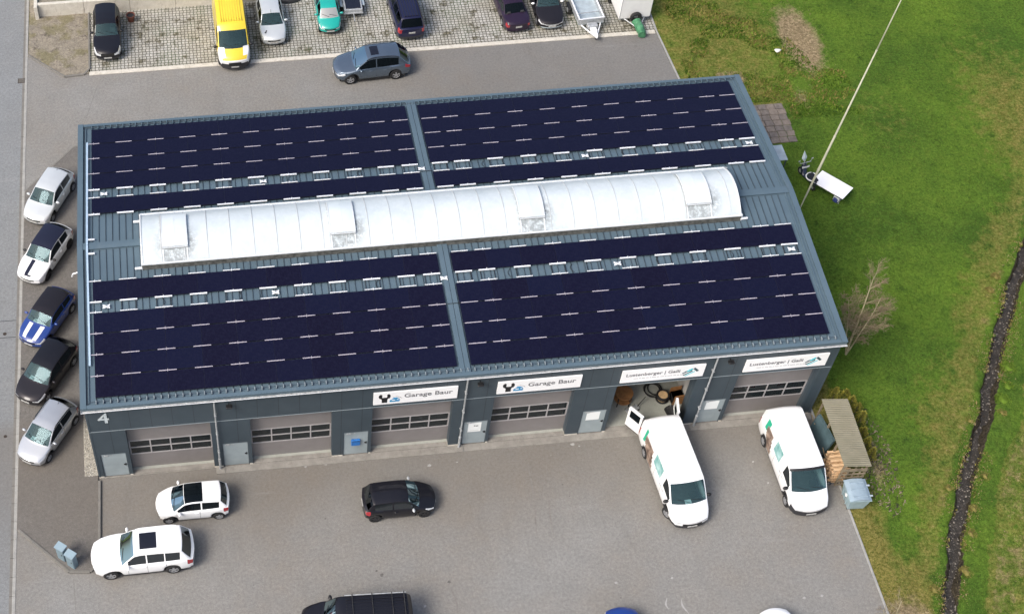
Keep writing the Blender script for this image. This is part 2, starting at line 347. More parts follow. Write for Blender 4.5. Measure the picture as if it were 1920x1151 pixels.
# densify the stream with a natural wobble
def densify(P, st=0.35):
    out = []
    for a, b in zip(P[:-1], P[1:]):
        n = max(1, int(np.linalg.norm(b-a)/st))
        for i in range(n): out.append(a+(b-a)*i/n)
    out.append(P[-1]); out = np.array(out)
    k = np.ones(7)/7; pad = np.pad(out, ((3,3),(0,0)), mode='edge')
    out = np.stack([np.convolve(pad[:,j], k, 'valid') for j in (0,1)], 1)
    out[:,0] += (vnoise(out[:,1], out[:,0]*0, 0.9, 3)-0.5)*0.28
    return out
ST = densify(PATH)
def sdist(x, y):
    """distance to stream centre, sign + on the east side"""
    x = np.asarray(x, float).ravel(); y = np.asarray(y, float).ravel()
    d = np.full(x.shape, 1e9); sg = np.ones(x.shape)
    P = ST[::2]
    for a, b in zip(P[:-1], P[1:]):
        e = b-a; L2 = (e@e)+1e-12; t = np.clip(((x-a[0])*e[0]+(y-a[1])*e[1])/L2, 0, 1)
        dx = x-(a[0]+t*e[0]); dy = y-(a[1]+t*e[1]); dd = np.hypot(dx, dy); c = e[0]*(y-a[1])-e[1]*(x-a[0])
        m = dd < d; d[m] = dd[m]; sg[m] = np.where(c[m] > 0, 1, -1)
    return d, sg
def ss(x, a, b):
    t = np.clip((x-a)/(b-a), 0, 1); return t*t*(3-2*t)
def ell(x, y, cx, cy, rx, ry):
    return np.clip(1.25-np.hypot((x-cx)/rx, (y-cy)/ry), 0, 1)
def masks(x, y):
    d, sg = sdist(x, y); x = np.ravel(x); y = np.ravel(y)
    dry = np.zeros_like(x)
    d0 = d.copy(); west = (sg < 0); d = np.maximum(0.0, d+np.where(d > 1.0, 1.0, 0.0)*((vnoise(x, y, 0.28, 21)-0.5)*2.6+(vnoise(x, y, 1.1, 22)-0.5)*1.2)*np.clip((d-1.0)/1.5, 0, 1))
    dry = np.where(west, ss(d, 3.6, 1.4)*0.52*ss(d, 0.4, 1.0), np.where(d > 1.5, 0.48, 0.05))
    dry = np.maximum(dry, ss(x, 38.7, 36.6)*0.85*(y < 3)); dry = np.maximum(dry, 0.7*ss(y, -6, -10)*(d > .8)*west*ss(x, 40.5, 38))
    dry = np.maximum(dry, ss(x, 43.5, 40.5)*ss(y, 18.5, 22)*0.55); dry = np.maximum(dry, ell(x, y, 40.5, 27, 5.0, 8)*0.5)
    dry = np.maximum(dry, ell(x, y, 47, 20, 3, 4)*0.3); dry = np.maximum(dry, ell(x, y, 55, 19, 4, 9)*0.6)
    straw = np.maximum.reduce([ell(x, y, 44.1, 27.3, 1.7, 4.3), ell(x, y, 38.8, 24.3, 1.6, 1.0)*0.8, ell(x, y, 42.7, 22.3, .8, 1.6)*0.6, ell(x, y, 55.5, 13.5, 1.7, 5)*0.8,
                             np.where((sg > 0) & (d > 1.8) & (d < 3.0), 0.45, 0), np.where((sg < 0) & (d > .6) & (d < 1.3), 0.35, 0), ell(x, y, 36.8, -12, 2.5, 2.5)*0.8, ell(x, y, 38.3, -3.0, .9, 3.2)*0.6])
    mud = np.maximum.reduce([ss(d0, 0.44, 0.30), ell(x, y, 38.5, -3.0, 0.9, 3.2)*0.36, ell(x, y, 37.6, 0.2, 1.2, 1.2)*0.3, np.where((d > .5) & (d < 1.2), 0.42, 0)*vnoise(x, y, 0.8, 5)])
    return dry, straw, mud, d0, sg
def axis(*segs):
    out = []
    for a, b, st in segs: out += list(np.arange(a, b, st))
    out.append(segs[-1][1]); return np.array(out)
gx = axis((-400,-20,60),(-20,35,5),(35,36.4,0.35),(36.4,54,0.17),(54,64,0.5),(64,120,6),(120,420,60))
gy = axis((-400,-60,60),(-60,-15,4),(-15,14,0.17),(14,40,0.4),(40,90,5),(90,450,60))
X, Y = np.meshgrid(gx, gy, indexing='ij'); nx, ny = X.shape
dry, straw, mud, dd, sgn = masks(X, Y)
xr = X.ravel(); yr = Y.ravel()
mead = ss(xr, 36.25, 37.2)
z = -0.03+mead*((vnoise(xr, yr, 0.35, 1)-0.5)*0.16+(vnoise(xr, yr, 1.7, 2)-0.5)*0.07+(vnoise(xr, yr, 4.5, 6)-0.5)*0.035+0.02)
ewob = dd+(vnoise(xr, yr, 2.2, 8)-0.5)*0.24+(vnoise(xr, yr, 0.7, 18)-0.5)*0.14
z = np.where(xr > 36.3, z+ss(ewob, 1.6, 0.7)*0.05-0.46*ss(ewob, 0.35, 0.20), z)
z = np.where((yr > 28) & (xr < 36.2), -0.03, z)
vs = np.stack([xr, yr, z], 1)
idx = np.arange(nx*ny).reshape(nx, ny)
fs = np.stack([idx[:-1,:-1].ravel(), idx[1:,:-1].ravel(), idx[1:,1:].ravel(), idx[:-1,1:].ravel()], 1)
me = bpy.data.meshes.new('meadow'); me.from_pydata(vs.tolist(), [], fs.tolist()); me.materials.append(M['meadow'])
ca = me.color_attributes.new('patch', 'FLOAT_COLOR', 'POINT')
ca.data.foreach_set('color', np.stack([dry, straw, mud, np.ones_like(dry)], 1).astype(np.float32).ravel())
me.polygons.foreach_set('use_smooth', [True]*len(me.polygons))
o = bpy.data.objects.new('meadow_ground', me); C.objects.link(o); o['kind'] = 'structure'
def ground_z(x, y):
    x = np.atleast_1d(x); y = np.atleast_1d(y)
    return -0.03+(vnoise(x, y, 0.35, 1)-0.5)*0.16+(vnoise(x, y, 1.7, 2)-0.5)*0.07+0.02

# stream water ribbon
mb = MB(); n = len(ST); tang = np.gradient(ST, axis=0); tang /= np.linalg.norm(tang, axis=1)[:,None]; nor = np.stack([-tang[:,1], tang[:,0]], 1)
vs = []
for i in range(n):
    for k in (-1, 0, 1): q = ST[i]+nor[i]*0.5*k; vs.append((q[0], q[1], -0.33))
fsr = []
for i in range(n-1):
    for k in (0, 1): a = i*3+k; fsr.append((a, a+1, a+4, a+3))
mb.add(vs, fsr, M['water']); struct(mb, 'stream_water')

# asphalt sheets
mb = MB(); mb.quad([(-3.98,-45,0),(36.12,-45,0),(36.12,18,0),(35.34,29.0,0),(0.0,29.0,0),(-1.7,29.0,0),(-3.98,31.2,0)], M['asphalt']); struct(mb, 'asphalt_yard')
mb = MB(); mb.quad([(-30,-90,0.0),(-4.28,-90,0.0),(-4.28,140,0.0),(-30,140,0.0)], M['road']); struct(mb, 'road')
mb = MB()
for i in range(-90, 140):
    mb.box(-4.28, -4.14, i+0.01, i+0.99, -0.1, 0.006, M['kerb_dark']); mb.bbox(-4.14, -3.98, i+0.005, i+0.995, -0.1, 0.018, M['kerb'], 0.01)
struct(mb, 'road_kerb')
STRIP = [(-3.98,-2.46),(-1.48,-4.98),(-0.50,-5.07),(-0.12,-4.55),(-0.05,0.02),(-0.05,22.74),(-1.12,22.74),(-3.98,19.45)]
mb = MB(); mb.prism(STRIP, -0.05, 0.085, M['asphalt_dark']); struct(mb, 'parking_strip')
def kerb_line(pts, wdt, z0, z1, mt, name, seg=1.0):
    mb = MB()
    for a, b in zip(pts[:-1], pts[1:]):
        a = Vector((*a, 0)); b = Vector((*b, 0)); L = (b-a).length; k = max(1, round(L/seg)); ang = math.atan2(b.y-a.y, b.x-a.x)
        for i in range(k):
            T = Matrix.Translation(a+(b-a)*(i/k)) @ Matrix.Rotation(ang, 4, 'Z')
            mb.bbox(0.004, L/k-0.004, -wdt/2, wdt/2, z0, z1, mt, 0.012, T)
    return struct(mb, name)
kerb_line([(-3.9,-2.53),(-1.47,-5.05),(-0.48,-5.14),(-0.05,-4.6),(0.02,-0.2)], 0.13, -0.05, 0.12, M['kerb_dark'], 'strip_kerb')
kerb_line([(-0.06,22.80),(-1.12,22.80),(-3.95,19.53)], 0.10, -0.05, 0.10, M['kerb_dark'], 'ramp_kerb')
kerb_line([(-0.2,28.98),(35.30,28.98)], 0.30, -0.05, 0.045, M['concrete_old'], 'paving_kerb', 2.0)
kerb_line([(36.18,-45),(36.18,18.0),(35.42,29.0),(35.42,45)], 0.11, -0.1, 0.035, M['kerb'], 'lawn_kerb', 1.0)
mb = MB(); mb.quad([(-0.14,29.13,0.02),(35.36,29.13,0.02),(35.36,46,0.02),(-0.14,46,0.02)], M['pavers']); struct(mb, 'paving_ground')
# earth bed with kerb, beside the road
BED = [(-3.95,31.0),(-1.70,28.86),(-0.52,28.97),(-0.22,29.5),(-0.22,34.9),(-3.95,34.9)]
mb = MB(); N = 26
xs = np.linspace(-3.95,-0.22,N); ys = np.linspace(28.86,36.5,50)
def inbed(x, y): return (y > 28.86+max(0, (-1.70-x))*0.95) and (y > 28.97 if x > -1.6 else True)
XX, YY = np.meshgrid(xs, ys, indexing='ij'); ZZ = 0.05+(vnoise(XX, YY, 1.4, 4)-0.5)*0.08+(vnoise(XX, YY, 5, 5)-0.5)*0.05
for i in range(N):
    for j in range(50):
        lim = 28.95+max(0, (-1.70-XX[i,j]))*0.95
        if YY[i,j] < lim: YY[i,j] = lim
ii = np.arange(N*50).reshape(N, 50)
mb.add(np.stack([XX.ravel(), YY.ravel(), ZZ.ravel()], 1).tolist(), np.stack([ii[:-1,:-1].ravel(), ii[1:,:-1].ravel(), ii[1:,1:].ravel(), ii[:-1,1:].ravel()], 1).tolist(), M['soil'])
struct(mb, 'earth_bed_ground', smooth=True)
kerb_line([(-3.95,31.0),(-1.70,28.84),(-0.50,28.92),(-0.18,29.4),(-0.18,34.6)], 0.12, -0.05, 0.10, M['kerb_dark'], 'bed_kerb')
# concrete sill along the front, gravel drip strip on the west side
mb = MB(); mb.box(6.02, 36.0, -0.40, -0.002, -0.05, 0.035, M['concrete']); mb.box(0.05, 6.0, -0.06, -0.002, -0.05, 0.05, M['concrete']); struct(mb, 'concrete_apron')
mb = MB(); mb.quad([(-0.74,2.2,0.09),(-0.70,0.1,0.09),(-0.02,0.1,0.09),(-0.02,17.9,0.09),(-0.74,17.9,0.09)], mat('pebble_bed', (0.34,0.32,0.27), 0.9, 0, 0.5, 30, 0.8, 30)); struct(mb, 'gravel_strip_ground')
mb = MB(); pm = [mat('pebble_a', (0.42,0.40,0.34), 0.9), mat('pebble_b', (0.28,0.26,0.22), 0.9), mat('pebble_c', (0.52,0.50,0.45), 0.9)]
for i in range(1500):
    x = random.uniform(-0.72,-0.03); y = random.uniform(0.1, 6.0) if i % 4 else random.uniform(6, 17.8); r = random.uniform(0.02, 0.042); a = random.random()*3
    ca_, sa_ = math.cos(a), math.sin(a)
    V = [(x+r*ca_, y+r*sa_, 0.10), (x-r*sa_*.7, y+r*ca_*.7, 0.10), (x-r*ca_, y-r*sa_, 0.10), (x+r*sa_*.7, y-r*ca_*.7, 0.10), (x, y, 0.10+r*.8)]
    mb.add(V, [(0,1,4),(1,2,4),(2,3,4),(3,0,4)], pm[i % 3])
o = mb.build('gravel'); tag(o, 'strip of pale gravel along the west wall of the hall', 'gravel', kind='stuff')
# old slabs beside the hall, in the meadow
mb = MB(); sm = [mat('slab_a', (0.20,0.165,0.135), 0.9, 0, 0.2, 6, 0.3), mat('slab_b', (0.165,0.14,0.12), 0.9, 0, 0.25, 5, 0.3)]
for i in range(6):
    for j in range(7):
        if random.random() < 0.04: continue
        x = 38.2+i*0.52+(j % 2)*0.05; y = 18.7+j*0.46; dz = random.uniform(0, 0.02)
        mb.bbox(x, x+0.49, y, y+0.43, -0.06, 0.045+dz, random.choice(sm), 0.01)
struct(mb, 'slab_path')
# drain grates
for nm, (px, py), s, lab in (('drain_grate', (40,152), 0.42, 'square iron drain grate at the road edge above the parked cars'), ('drain_cover', (9,626), 0.20, 'small round iron valve cover in the road between faint seams'), ('drain_cover', (10,818), 0.17, 'small round iron valve cover near the left border, lower one')):
    x, y, _ = G(px, py); mb = MB()
    if s > 0.3:
        mb.box(x-s/2, x+s/2, y-s/2, y+s/2, -0.05, 0.012, mat('rusty_iron', (0.05,0.038,0.03), 0.7, 0.3, 0.3, 10))
        for k in range(5): mb.box(x-s/2+0.04, x+s/2-0.04, y-s/2+0.05+k*0.075, y-s/2+0.085+k*0.075, 0.012, 0.02, M['kerb_dark'])
    else: mb.cyl((x,y,-0.05), (x,y,0.012), s/2, mat('rusty_iron', (0.05,0.038,0.03), 0.7), n=16)
    tag(mb.build(nm), lab, 'drain cover')
# road seams (tar lines)
mb = MB()
for (a, b) in (((0,603),(33,604)), ((0,634),(31,632))):
    p = G(*a); q = G(*b); mb.box(p[0]-3, q[0], p[1]-0.015, p[1]+0.015, 0.0, 0.005, M['black'])
p = G(138,1085); q = G(147,1151); mb.cyl((p[0],p[1],-0.008), (q[0],q[1]-2,-0.008), 0.014, M['kerb_dark'], n=6)
p = G(183,160); q = G(158,232); mb.cyl((p[0],p[1],-0.008), (q[0],q[1],-0.008), 0.014, M['kerb_dark'], n=6)
struct(mb, 'tar_seams')

# retaining wall at the back of the parking bays
rw = thing('retaining_wall', 'pale stained low concrete retaining wall behind the parking bays', 'wall', (0,0,0))
mb = MB()
for i, x in enumerate(np.arange(-3.3, 8.3, 2.9)):
    mb.bbox(x, x+2.88, 34.55, 34.78, -0.1, 1.0, M['concrete_old'], 0.015)
mb.bbox(-3.52, -3.30, 34.3, 37.0, -0.1, 1.02, M['concrete_old'], 0.015)
mb.build('wall_panel', rw)
mb = MB(); mb.bbox(-3.3, 8.3, 34.78, 40, -0.1, 0.85, M['soil'], 0.02); struct(mb, 'raised_bed_ground')
x, y, _ = G(246,38)
mb = MB(); 
prof = [(0.17,0.0),(0.20,0.02),(0.26,0.40),(0.285,0.42),(0.285,0.50),(0.25,0.50),(0.235,0.42),(0.0,0.40)]
tc_ = mat('terracotta_plastic', (0.16,0.055,0.035), 0.6, 0, 0.15, 6)
for (r0,z0),(r1,z1) in zip(prof[:-1], prof[1:]):
    n_ = 18; V = []
    for r, zz in ((r0,z0),(r1,z1)): V += [(r*math.cos(2*PI*i/n_), r*math.sin(2*PI*i/n_), zz) for i in range(n_)]
    mb.add(V, [(i,(i+1)%n_,n_+(i+1)%n_,n_+i) for i in range(n_)], M['dark'] if r1 == 0 else tc_)
o = mb.build('plant_pot', smooth=True, angle=40, loc=(x,y-0.1,0.02)); tag(o, 'rust brown plant pot against the pale retaining wall', 'plant pot')

# ------------------------------------------------------------------ vegetation
def blades(name, n, gen, mats, label, cat):
    """many single grass blades as one mesh"""
    x, y, h, mi = gen(n); n = len(x); a = rng.random(n)*2*PI; wd = h*rng.uniform(.25, .5, n); lean = rng.uniform(0, 0.9, n)*h; b = rng.random(n)*2*PI
    zg = ground_z(x, y)
    P0 = np.stack([x+np.cos(a)*wd, y+np.sin(a)*wd, zg-0.01], 1); P1 = np.stack([x-np.cos(a)*wd, y-np.sin(a)*wd, zg-0.01], 1); P2 = np.stack([x+np.cos(b)*lean, y+np.sin(b)*lean, zg+h], 1)
    V = np.stack([P0, P1, P2], 1).reshape(-1, 3); F = np.arange(3*n).reshape(n, 3)
    me = bpy.data.meshes.new(name); me.from_pydata(V.tolist(), [], F.tolist())
    for m_ in mats: me.materials.append(m_)
    me.polygons.foreach_set('material_index', mi.astype(np.int32)); o = bpy.data.objects.new(name, me); C.objects.link(o)
    return tag(o, label, cat, kind='stuff')
GM = [mat('grass_green', (0.050,0.105,0.012), 0.8, 0, 0.35, 0.8, spec=.1), mat('grass_light', (0.110,0.180,0.022), 0.8, 0, 0.3, 1.2, spec=.1), mat('grass_dry', (0.20,0.175,0.055), 0.85, 0, 0.3, 1.5, spec=.1), mat('grass_straw', (0.26,0.20,0.11), 0.85, 0, 0.3, 2)]
def gen(n):
    x = rng.uniform(36.3, 56, n); y = rng.uniform(-13, 36, n)
    dry, straw, mud, d, sg = masks(x, y); keep = (mud < 0.45) & (d > 0.62) & ~((x < 41.5) & (x > 38) & (y > 18.6) & (y < 22)) & ~((y > 28.5) & (x < 36.4)) & ~((y > 18) & (x < 36.0+0*x))
    x, y, dry, straw = x[keep], y[keep], dry[keep], straw[keep]
    cl = vnoise(x, y, 1.3, 11)*0.6+vnoise(x, y, 4, 12)*0.4
    h = rng.uniform(.02, .055, len(x))*(0.6+cl)
    r = rng.random(len(x)); mi = np.where(r < 0.72, 0, 1); mi = np.where(rng.random(len(x)) < dry*0.62, 2, mi); mi = np.where(rng.random(len(x)) < straw*0.9, 3, mi)
    return x, y, h, mi
blades('grass', 120000, gen, GM, 'short patchy green and yellowed grass across the meadow beside the hall', 'grass')

def tussock(x, y, r, h, mi, label, grp):
    n = int(420*r/0.35); mb = MB()
    V = []; F = []
    for i in range(n):
        a = random.random()*2*PI; q = r*math.sqrt(random.random())*0.8; bx, by = q*math.cos(a), q*math.sin(a)
        L = h*random.uniform(.35, .75); wd = 0.015+0.02*random.random(); out = 0.1+0.5*q/r
        t = (bx+math.cos(a)*L*out, by+math.sin(a)*L*out, L*(1-0.45*q/r)); p = random.random()*PI
        k = len(V); V += [(bx+wd*math.cos(p), by+wd*math.sin(p), 0), (bx-wd*math.cos(p), by-wd*math.sin(p), 0), t]; F.append((k, k+1, k+2))
    mb.add(V, F, GM[mi]); n2 = 10
    V = [(0,0,h*.6)]+[(r*.7*math.cos(2*PI*i/n2)*random.uniform(.7,1.1), r*.9*math.sin(2*PI*i/n2)*random.uniform(.8,1.1), 0) for i in range(n2)]
    mb.add(V, [(0,1+i,1+(i+1)%n2) for i in range(n2)], GM[mi])
    o = mb.build('grass_tussock', loc=(x, y, float(ground_z(x, y)[0]))); tag(o, label, 'grass tussock', grp); return o
TU = [(1889,690,.42,1,'green tussock on the east bank of the stream, topmost of the chain'),(1888,726,.38,1,'green tussock second from the top on the east bank'),(1879,752,.45,1,'pale green tussock right of the stream, level with the shelter top'),
      (1877,776,.30,2,'brownish tussock just below the pale green one right of the stream'),(1818,790,.30,2,'yellow tussock close to the west bank, level with the shelter'),(1866,520,.34,3,'straw coloured tuft on the west bank near the bend'),
      (1855,545,.28,3,'small brown tuft below the straw one on the west bank'),(1847,893,.34,3,'straw tuft right of the stream, level with the waste container'),(1827,954,.34,3,'straw tuft right of the stream where it widens'),
      (1820,1000,.40,3,'bleached tuft on the east bank below the widening'),(1811,1072,.42,3,'large bleached tuft on the east bank near the bottom'),(1752,1105,.36,3,'bleached tuft on the west bank near the bottom'),(1779,915,.34,3,'brown tuft left of the stream, level with the waste container')]
for px, py, r, mi, lab in TU:
    x, y, _ = G(px, py); tussock(x, y, r*(1.15 if mi == 1 else .9), 0.22, 2 if mi == 3 else mi, lab, 'tussocks along the stream')

LEAFM = [mat('conifer_yellow', (0.27,0.25,0.035), 0.8, 0, 0.4, 6), mat('conifer_olive', (0.16,0.17,0.03), 0.8, 0, 0.4, 6), mat('bark_brown', (0.09,0.07,0.05), 0.9)]
def conifer(x, y, h, r, label):
    t = thing('hedge_conifer', label, 'conifer', (x, y, 0), random.random()*6, 'young conifers behind the pallet shelter')
    mb = MB(); mb.cyl((0,0,-0.05), (0,0,h*.85), 0.03, LEAFM[2], 0.01, 6); mb.build('trunk', t)
    mb = MB()
    for i in range(620):
        u = random.random()**0.8; zz = 0.08+u*(h-0.08); a = random.random()*2*PI
        rr = r*(0.45+0.55*math.sin(min(1, (1-u)*1.9)*PI/2))*(1-0.65*u**3)*(0.75+0.25*math.sin(5*a+zz*6))*random.uniform(.55, 1.08)
        c = Vector((rr*math.cos(a), rr*math.sin(a), zz)); s = random.uniform(.035, .075)
        up = Vector((math.cos(a)*.5+random.uniform(-.4,.4), math.sin(a)*.5+random.uniform(-.4,.4), 1)).normalized(); sd_ = up.cross(Vector((math.sin(a*3), math.cos(a*5), .3))).normalized()
        mb.add([c-sd_*s*.6, c+sd_*s*.6, c+up*s*1.6], [(0,1,2)], LEAFM[0] if random.random() < 0.6 else LEAFM[1])
    mb.build('crown', t)
HC = [(1561,738,'first conifer of the row, nearest the hall corner'),(1580,740,'second conifer of the row, beside the one at the hall corner'),(1593,752,'third conifer, at the top corner of the shelter roof'),(1603,766,'fourth conifer along the shelter roof edge'),
      (1611,783,'fifth conifer along the shelter roof edge'),(1617,804,'sixth conifer along the shelter roof edge'),(1624,826,'seventh conifer along the shelter roof edge'),(1632,847,'last conifer of the row, by the lower end of the shelter')]
for k, (px, py, lab) in enumerate(HC):
    x, y, _ = G(px, py, 0.8); conifer(x+0.12, y, random.uniform(1.15, 1.4) - (0.25 if k > 4 else 0), 0.36 if k < 5 else 0.28, 'yellowish '+lab)

BARK = mat('pale_birch_bark', (0.36,0.32,0.20), 0.85, 0, 0.25, 5); TWIG = mat('fine_twigs', (0.24,0.185,0.12), 0.9, 0, 0.2, 4)
def bare_tree(name, x, y, h, label, seed, stems, twig_bias, mx=4):
    rd = random.Random(seed); t = thing(name, label, 'tree', (x, y, 0))
    tr = MB(); br = MB(); cnt = [0]
    def branch(p, d, L, r, lev):
        segs = 5 if lev < 2 else 3; q = p.copy(); dr = d.normalized()
        for s in range(segs):
            nd = (dr+Vector((rd.uniform(-1,1), rd.uniform(-1,1), rd.uniform(-.3,.8)))*(0.06 if lev == 0 else 0.16)).normalized()
            e = q+nd*(L/segs); r2 = r*(1-0.8*(s+1)/segs) if lev else r*(1-.75*(s+1)/segs)
            r1 = r*(1-0.8*s/segs) if lev else r*(1-.75*s/segs)
            if lev == 0: tr.cyl(q, e, r1, BARK, r2, 6, False)
            else: br.cyl(q, e, max(r1, .0045), BARK if lev == 1 else TWIG, max(r2, .004), 3 if lev > 1 else 4, False); cnt[0] += 1
            if lev < mx:
                k = {0: 3, 1: 2, 2: 2, 3: 1}[lev]
                if not (lev == 0 and s == 0):
                    for _ in range(k):
                        side = Vector((rd.uniform(-1,1)+twig_bias[0], rd.uniform(-1,1)+twig_bias[1], 0)).normalized()
                        bd = (nd*(0.75 if lev else .7)+side*rd.uniform(.5, 1.0)).normalized()
                        LL = {0: h*.34*(1-0.45*s/segs), 1: L*.45, 2: L*.5, 3: L*.55}[lev]*rd.uniform(.6, 1.1)
                        branch(q+(e-q)*rd.random(), bd, LL, r1*.45, lev+1)
            q = e; dr = nd
    for d, L, r in stems: branch(Vector((0,0,-.05)), Vector(d), L, r, 0)
    tr.build('trunk', t, smooth=True); br.build('crown', t, smooth=True)
x, y, _ = G(1586, 664)
bare_tree('bare_tree', x, y, 4.6, 'leafless pale barked tree behind the right corner of the hall', 5, [((-.02,.10,1), 5.6, .07), ((.10,.02,1), 4.6, .05), ((-.22,.25,1), 3.6, .04)], (0.25, -0.15))
x, y, _ = G(1668, 1185)
bare_tree('bare_shrub', x, y, 3.2, 'leafless pale sapling at the lower border beside the lawn kerb', 9, [((-.15,.1,1), 3.0, .045), ((-.45,.0,.9), 3.0, .035)], (-0.2, 0.0), 2)

# white stone in the grass
x, y, _ = G(1458, 96); mb = MB()
V = []; n1 = 10
for j in range(5):
    ph = -0.2+j*0.44
    for i in range(n1):
        a = 2*PI*i/n1; rr = (1+0.22*math.sin(3*a+1))*math.cos(min(ph,1.5)); V.append((0.21*rr*math.cos(a), 0.14*rr*math.sin(a), 0.10*math.sin(ph)+0.03))
mb.add(V, [(j*n1+i, j*n1+(i+1)%n1, (j+1)*n1+(i+1)%n1, (j+1)*n1+i) for j in range(4) for i in range(n1)], mat('white_rock', (0.72,0.70,0.66), 0.8, 0, .1, 8))
o = mb.build('stone', smooth=True, loc=(x, y, 0)); tag(o, 'single white stone lying in the grass below the straw patch', 'stone')

mb = MB(); tw = [mat('litter_brown', (0.10,0.075,0.05), 0.9), mat('litter_pale', (0.24,0.19,0.13), 0.9), mat('litter_dark', (0.035,0.028,0.02), 0.9)]
for i in range(650):
    a = random.random()*2*PI; q = random.random()**.7; x = 38.35+1.05*q*math.cos(a)+random.uniform(-.15,.15); y = -2.9+3.3*q*math.sin(a)
    L = random.uniform(.03,.09); p = random.random()*PI; z0 = float(ground_z(x, y)[0]); w_ = random.uniform(.008,.03); c_, s_ = math.cos(p), math.sin(p)
    mb.add([(x-c_*L+s_*w_, y-s_*L-c_*w_, z0+.02), (x+c_*L+s_*w_, y+s_*L-c_*w_, z0+.03), (x+c_*L-s_*w_, y+s_*L+c_*w_, z0+.05), (x-c_*L-s_*w_, y-s_*L+c_*w_, z0+.03)], [(0,1,2,3)], random.choice(tw))
o = mb.build('leaf_litter'); tag(o, 'brown leaf and twig litter on the ground behind the young conifers', 'leaf litter', kind='stuff')

# scuffs, spills and wheel marks on the yard (real marks in the surface)
mb = MB(); s1 = mat('scuff_pale', (0.33,0.325,0.31), 0.9, 0, .1, 9); s2 = mat('spill_dark', (0.115,0.108,0.10), 0.8, 0, .2, 7); s3 = mat('rubber_mark', (0.185,0.174,0.158), 0.85, 0, .2, 7)
rr = random.Random(12)
def blob(px, py, r, mt, asp=1.0, ang=0.0, k=0):
    x, y, _ = G(px, py); n = 14; c_, s_ = math.cos(ang), math.sin(ang); P = []
    for i in range(n):
        a = 2*PI*i/n; q = r*(0.55+0.6*rr.random()); u, v = q*math.cos(a), q*asp*math.sin(a); P.append((x+u*c_-v*s_, y+u*s_+v*c_, 0.004+0.0005*k))
    mb.add(P, [tuple(range(n))], mt)
for q in ((612,868,.16),(573,874,.10),(805,872,.13),(1073,833,.12),(1086,836,.06),(1033,853,.03),(857,866,.05),(1508,1120,.09),(1541,1116,.10),(797,1136,.08),(1440,905,.07),(1412,865,.08),(1155,1092,.10),(1260,1083,.08)): blob(q[0], q[1], q[2], s1, .7, rr.random())
for q in ((716,1078,.12),(706,1070,.07),(842,1090,.10),(1055,908,.06),(1068,930,.04),(1164,1120,.05),(420,1075,.05),(475,1096,.04),(75,949,.14),(60,889,.05),(610,972,.06),(1620,860,.02),(880,1180,.2)): blob(q[0], q[1], q[2], s2, .8, rr.random(), 1)
for (a, b) in (((1253,1142),(1248,1120)),((1290,1151),(1276,1122)),((1010,1010),(990,870)),((1040,1012),(1022,872)),((860,1151),(845,1098))):
    p = G(*a); q = G(*b); n = 7; pr = None
    for i in range(n+1):
        t_ = i/n; x = p[0]+(q[0]-p[0])*t_+.06*math.sin(t_*5+a[0]); y = p[1]+(q[1]-p[1])*t_; w_ = .05*math.sin(PI*min(max(t_, .06), .94))
        if pr: mb.quad([(pr[0]-pr[2], pr[1], .006), (pr[0]+pr[2], pr[1], .006), (x+w_, y, .006), (x-w_, y, .006)], s1 if a[0] > 1200 else s3)
        pr = (x, y, w_)
struct(mb, 'yard_stains')

# stones and clods in the ditch, straw on its banks
mb = MB(); sm_ = [mat('ditch_stone', (0.16,0.145,0.125), 0.8, 0, .3, 9), mat('ditch_clod', (0.035,0.028,0.02), 0.95), mat('ditch_stone_pale', (0.17,0.155,0.13), 0.8)]
vis = [i for i in range(len(ST)) if -15 < ST[i][1] < 12]
for k in range(1500):
    i = random.choice(vis); off = random.uniform(-.30, .30); x = ST[i][0]+nor[i][0]*off+random.uniform(-.15,.15); y = ST[i][1]+nor[i][1]*off+random.uniform(-.15,.15)
    r = random.uniform(.02, .065); zb = -0.36+ (abs(off)/.30)**3*.14; n_ = 6; a0 = random.random()*3
    V = [(x+r*random.uniform(.7,1.2)*math.cos(a0+2*PI*q/n_), y+r*random.uniform(.7,1.2)*math.sin(a0+2*PI*q/n_), zb) for q in range(n_)]+[(x+r*.2, y, zb+r*.8)]
    mb.add(V, [(q, (q+1)%n_, n_) for q in range(n_)], sm_[0] if random.random() < .5 else sm_[1] if random.random() < .8 else sm_[2])
o = mb.build('ditch_stones'); tag(o, 'small stones and dark clods lying in the narrow ditch', 'stones', kind='stuff')
def gen2(n):
    i = rng.choice(np.array(vis), n); sd_ = np.where(rng.random(n) < .5, -1, 1); off = sd_*(0.36+np.abs(rng.normal(0, .22, n)))
    x = ST[i,0]+nor[i,0]*off+rng.uniform(-.15,.15,n); y = ST[i,1]+nor[i,1]*off+rng.uniform(-.15,.15,n)
    keep = vnoise(x, y, 0.9, 31) > 0.42; x, y = x[keep], y[keep]; m = len(x)
    return x, y, rng.uniform(.05,.13,m), np.where(rng.random(m) < .45, 2, np.where(rng.random(m) < .5, 3, 1))
blades('bank_grass', 16000, gen2, GM, 'longer dry and green grass hanging over both edges of the ditch', 'grass')
# coarse weeds in the rough corner behind the hall
def gen3(n):
    x = rng.uniform(36.2, 46, n); y = rng.uniform(20.5, 36, n); keep = (vnoise(x, y, 0.55, 41) > 0.50) & (x > 35.9) & ~((x > 38) & (x < 41.6) & (y < 22.1)); x, y = x[keep], y[keep]; m = len(x)
    return x, y, rng.uniform(.06,.16,m), np.where(vnoise(x, y, 0.9, 42) > .5, np.where(rng.random(m) < .6, 0, 1), np.where(rng.random(m) < .6, 2, 1))
blades('rough_grass', 22000, gen3, GM, 'coarse uneven weeds and grass behind the right rear corner of the hall', 'grass')

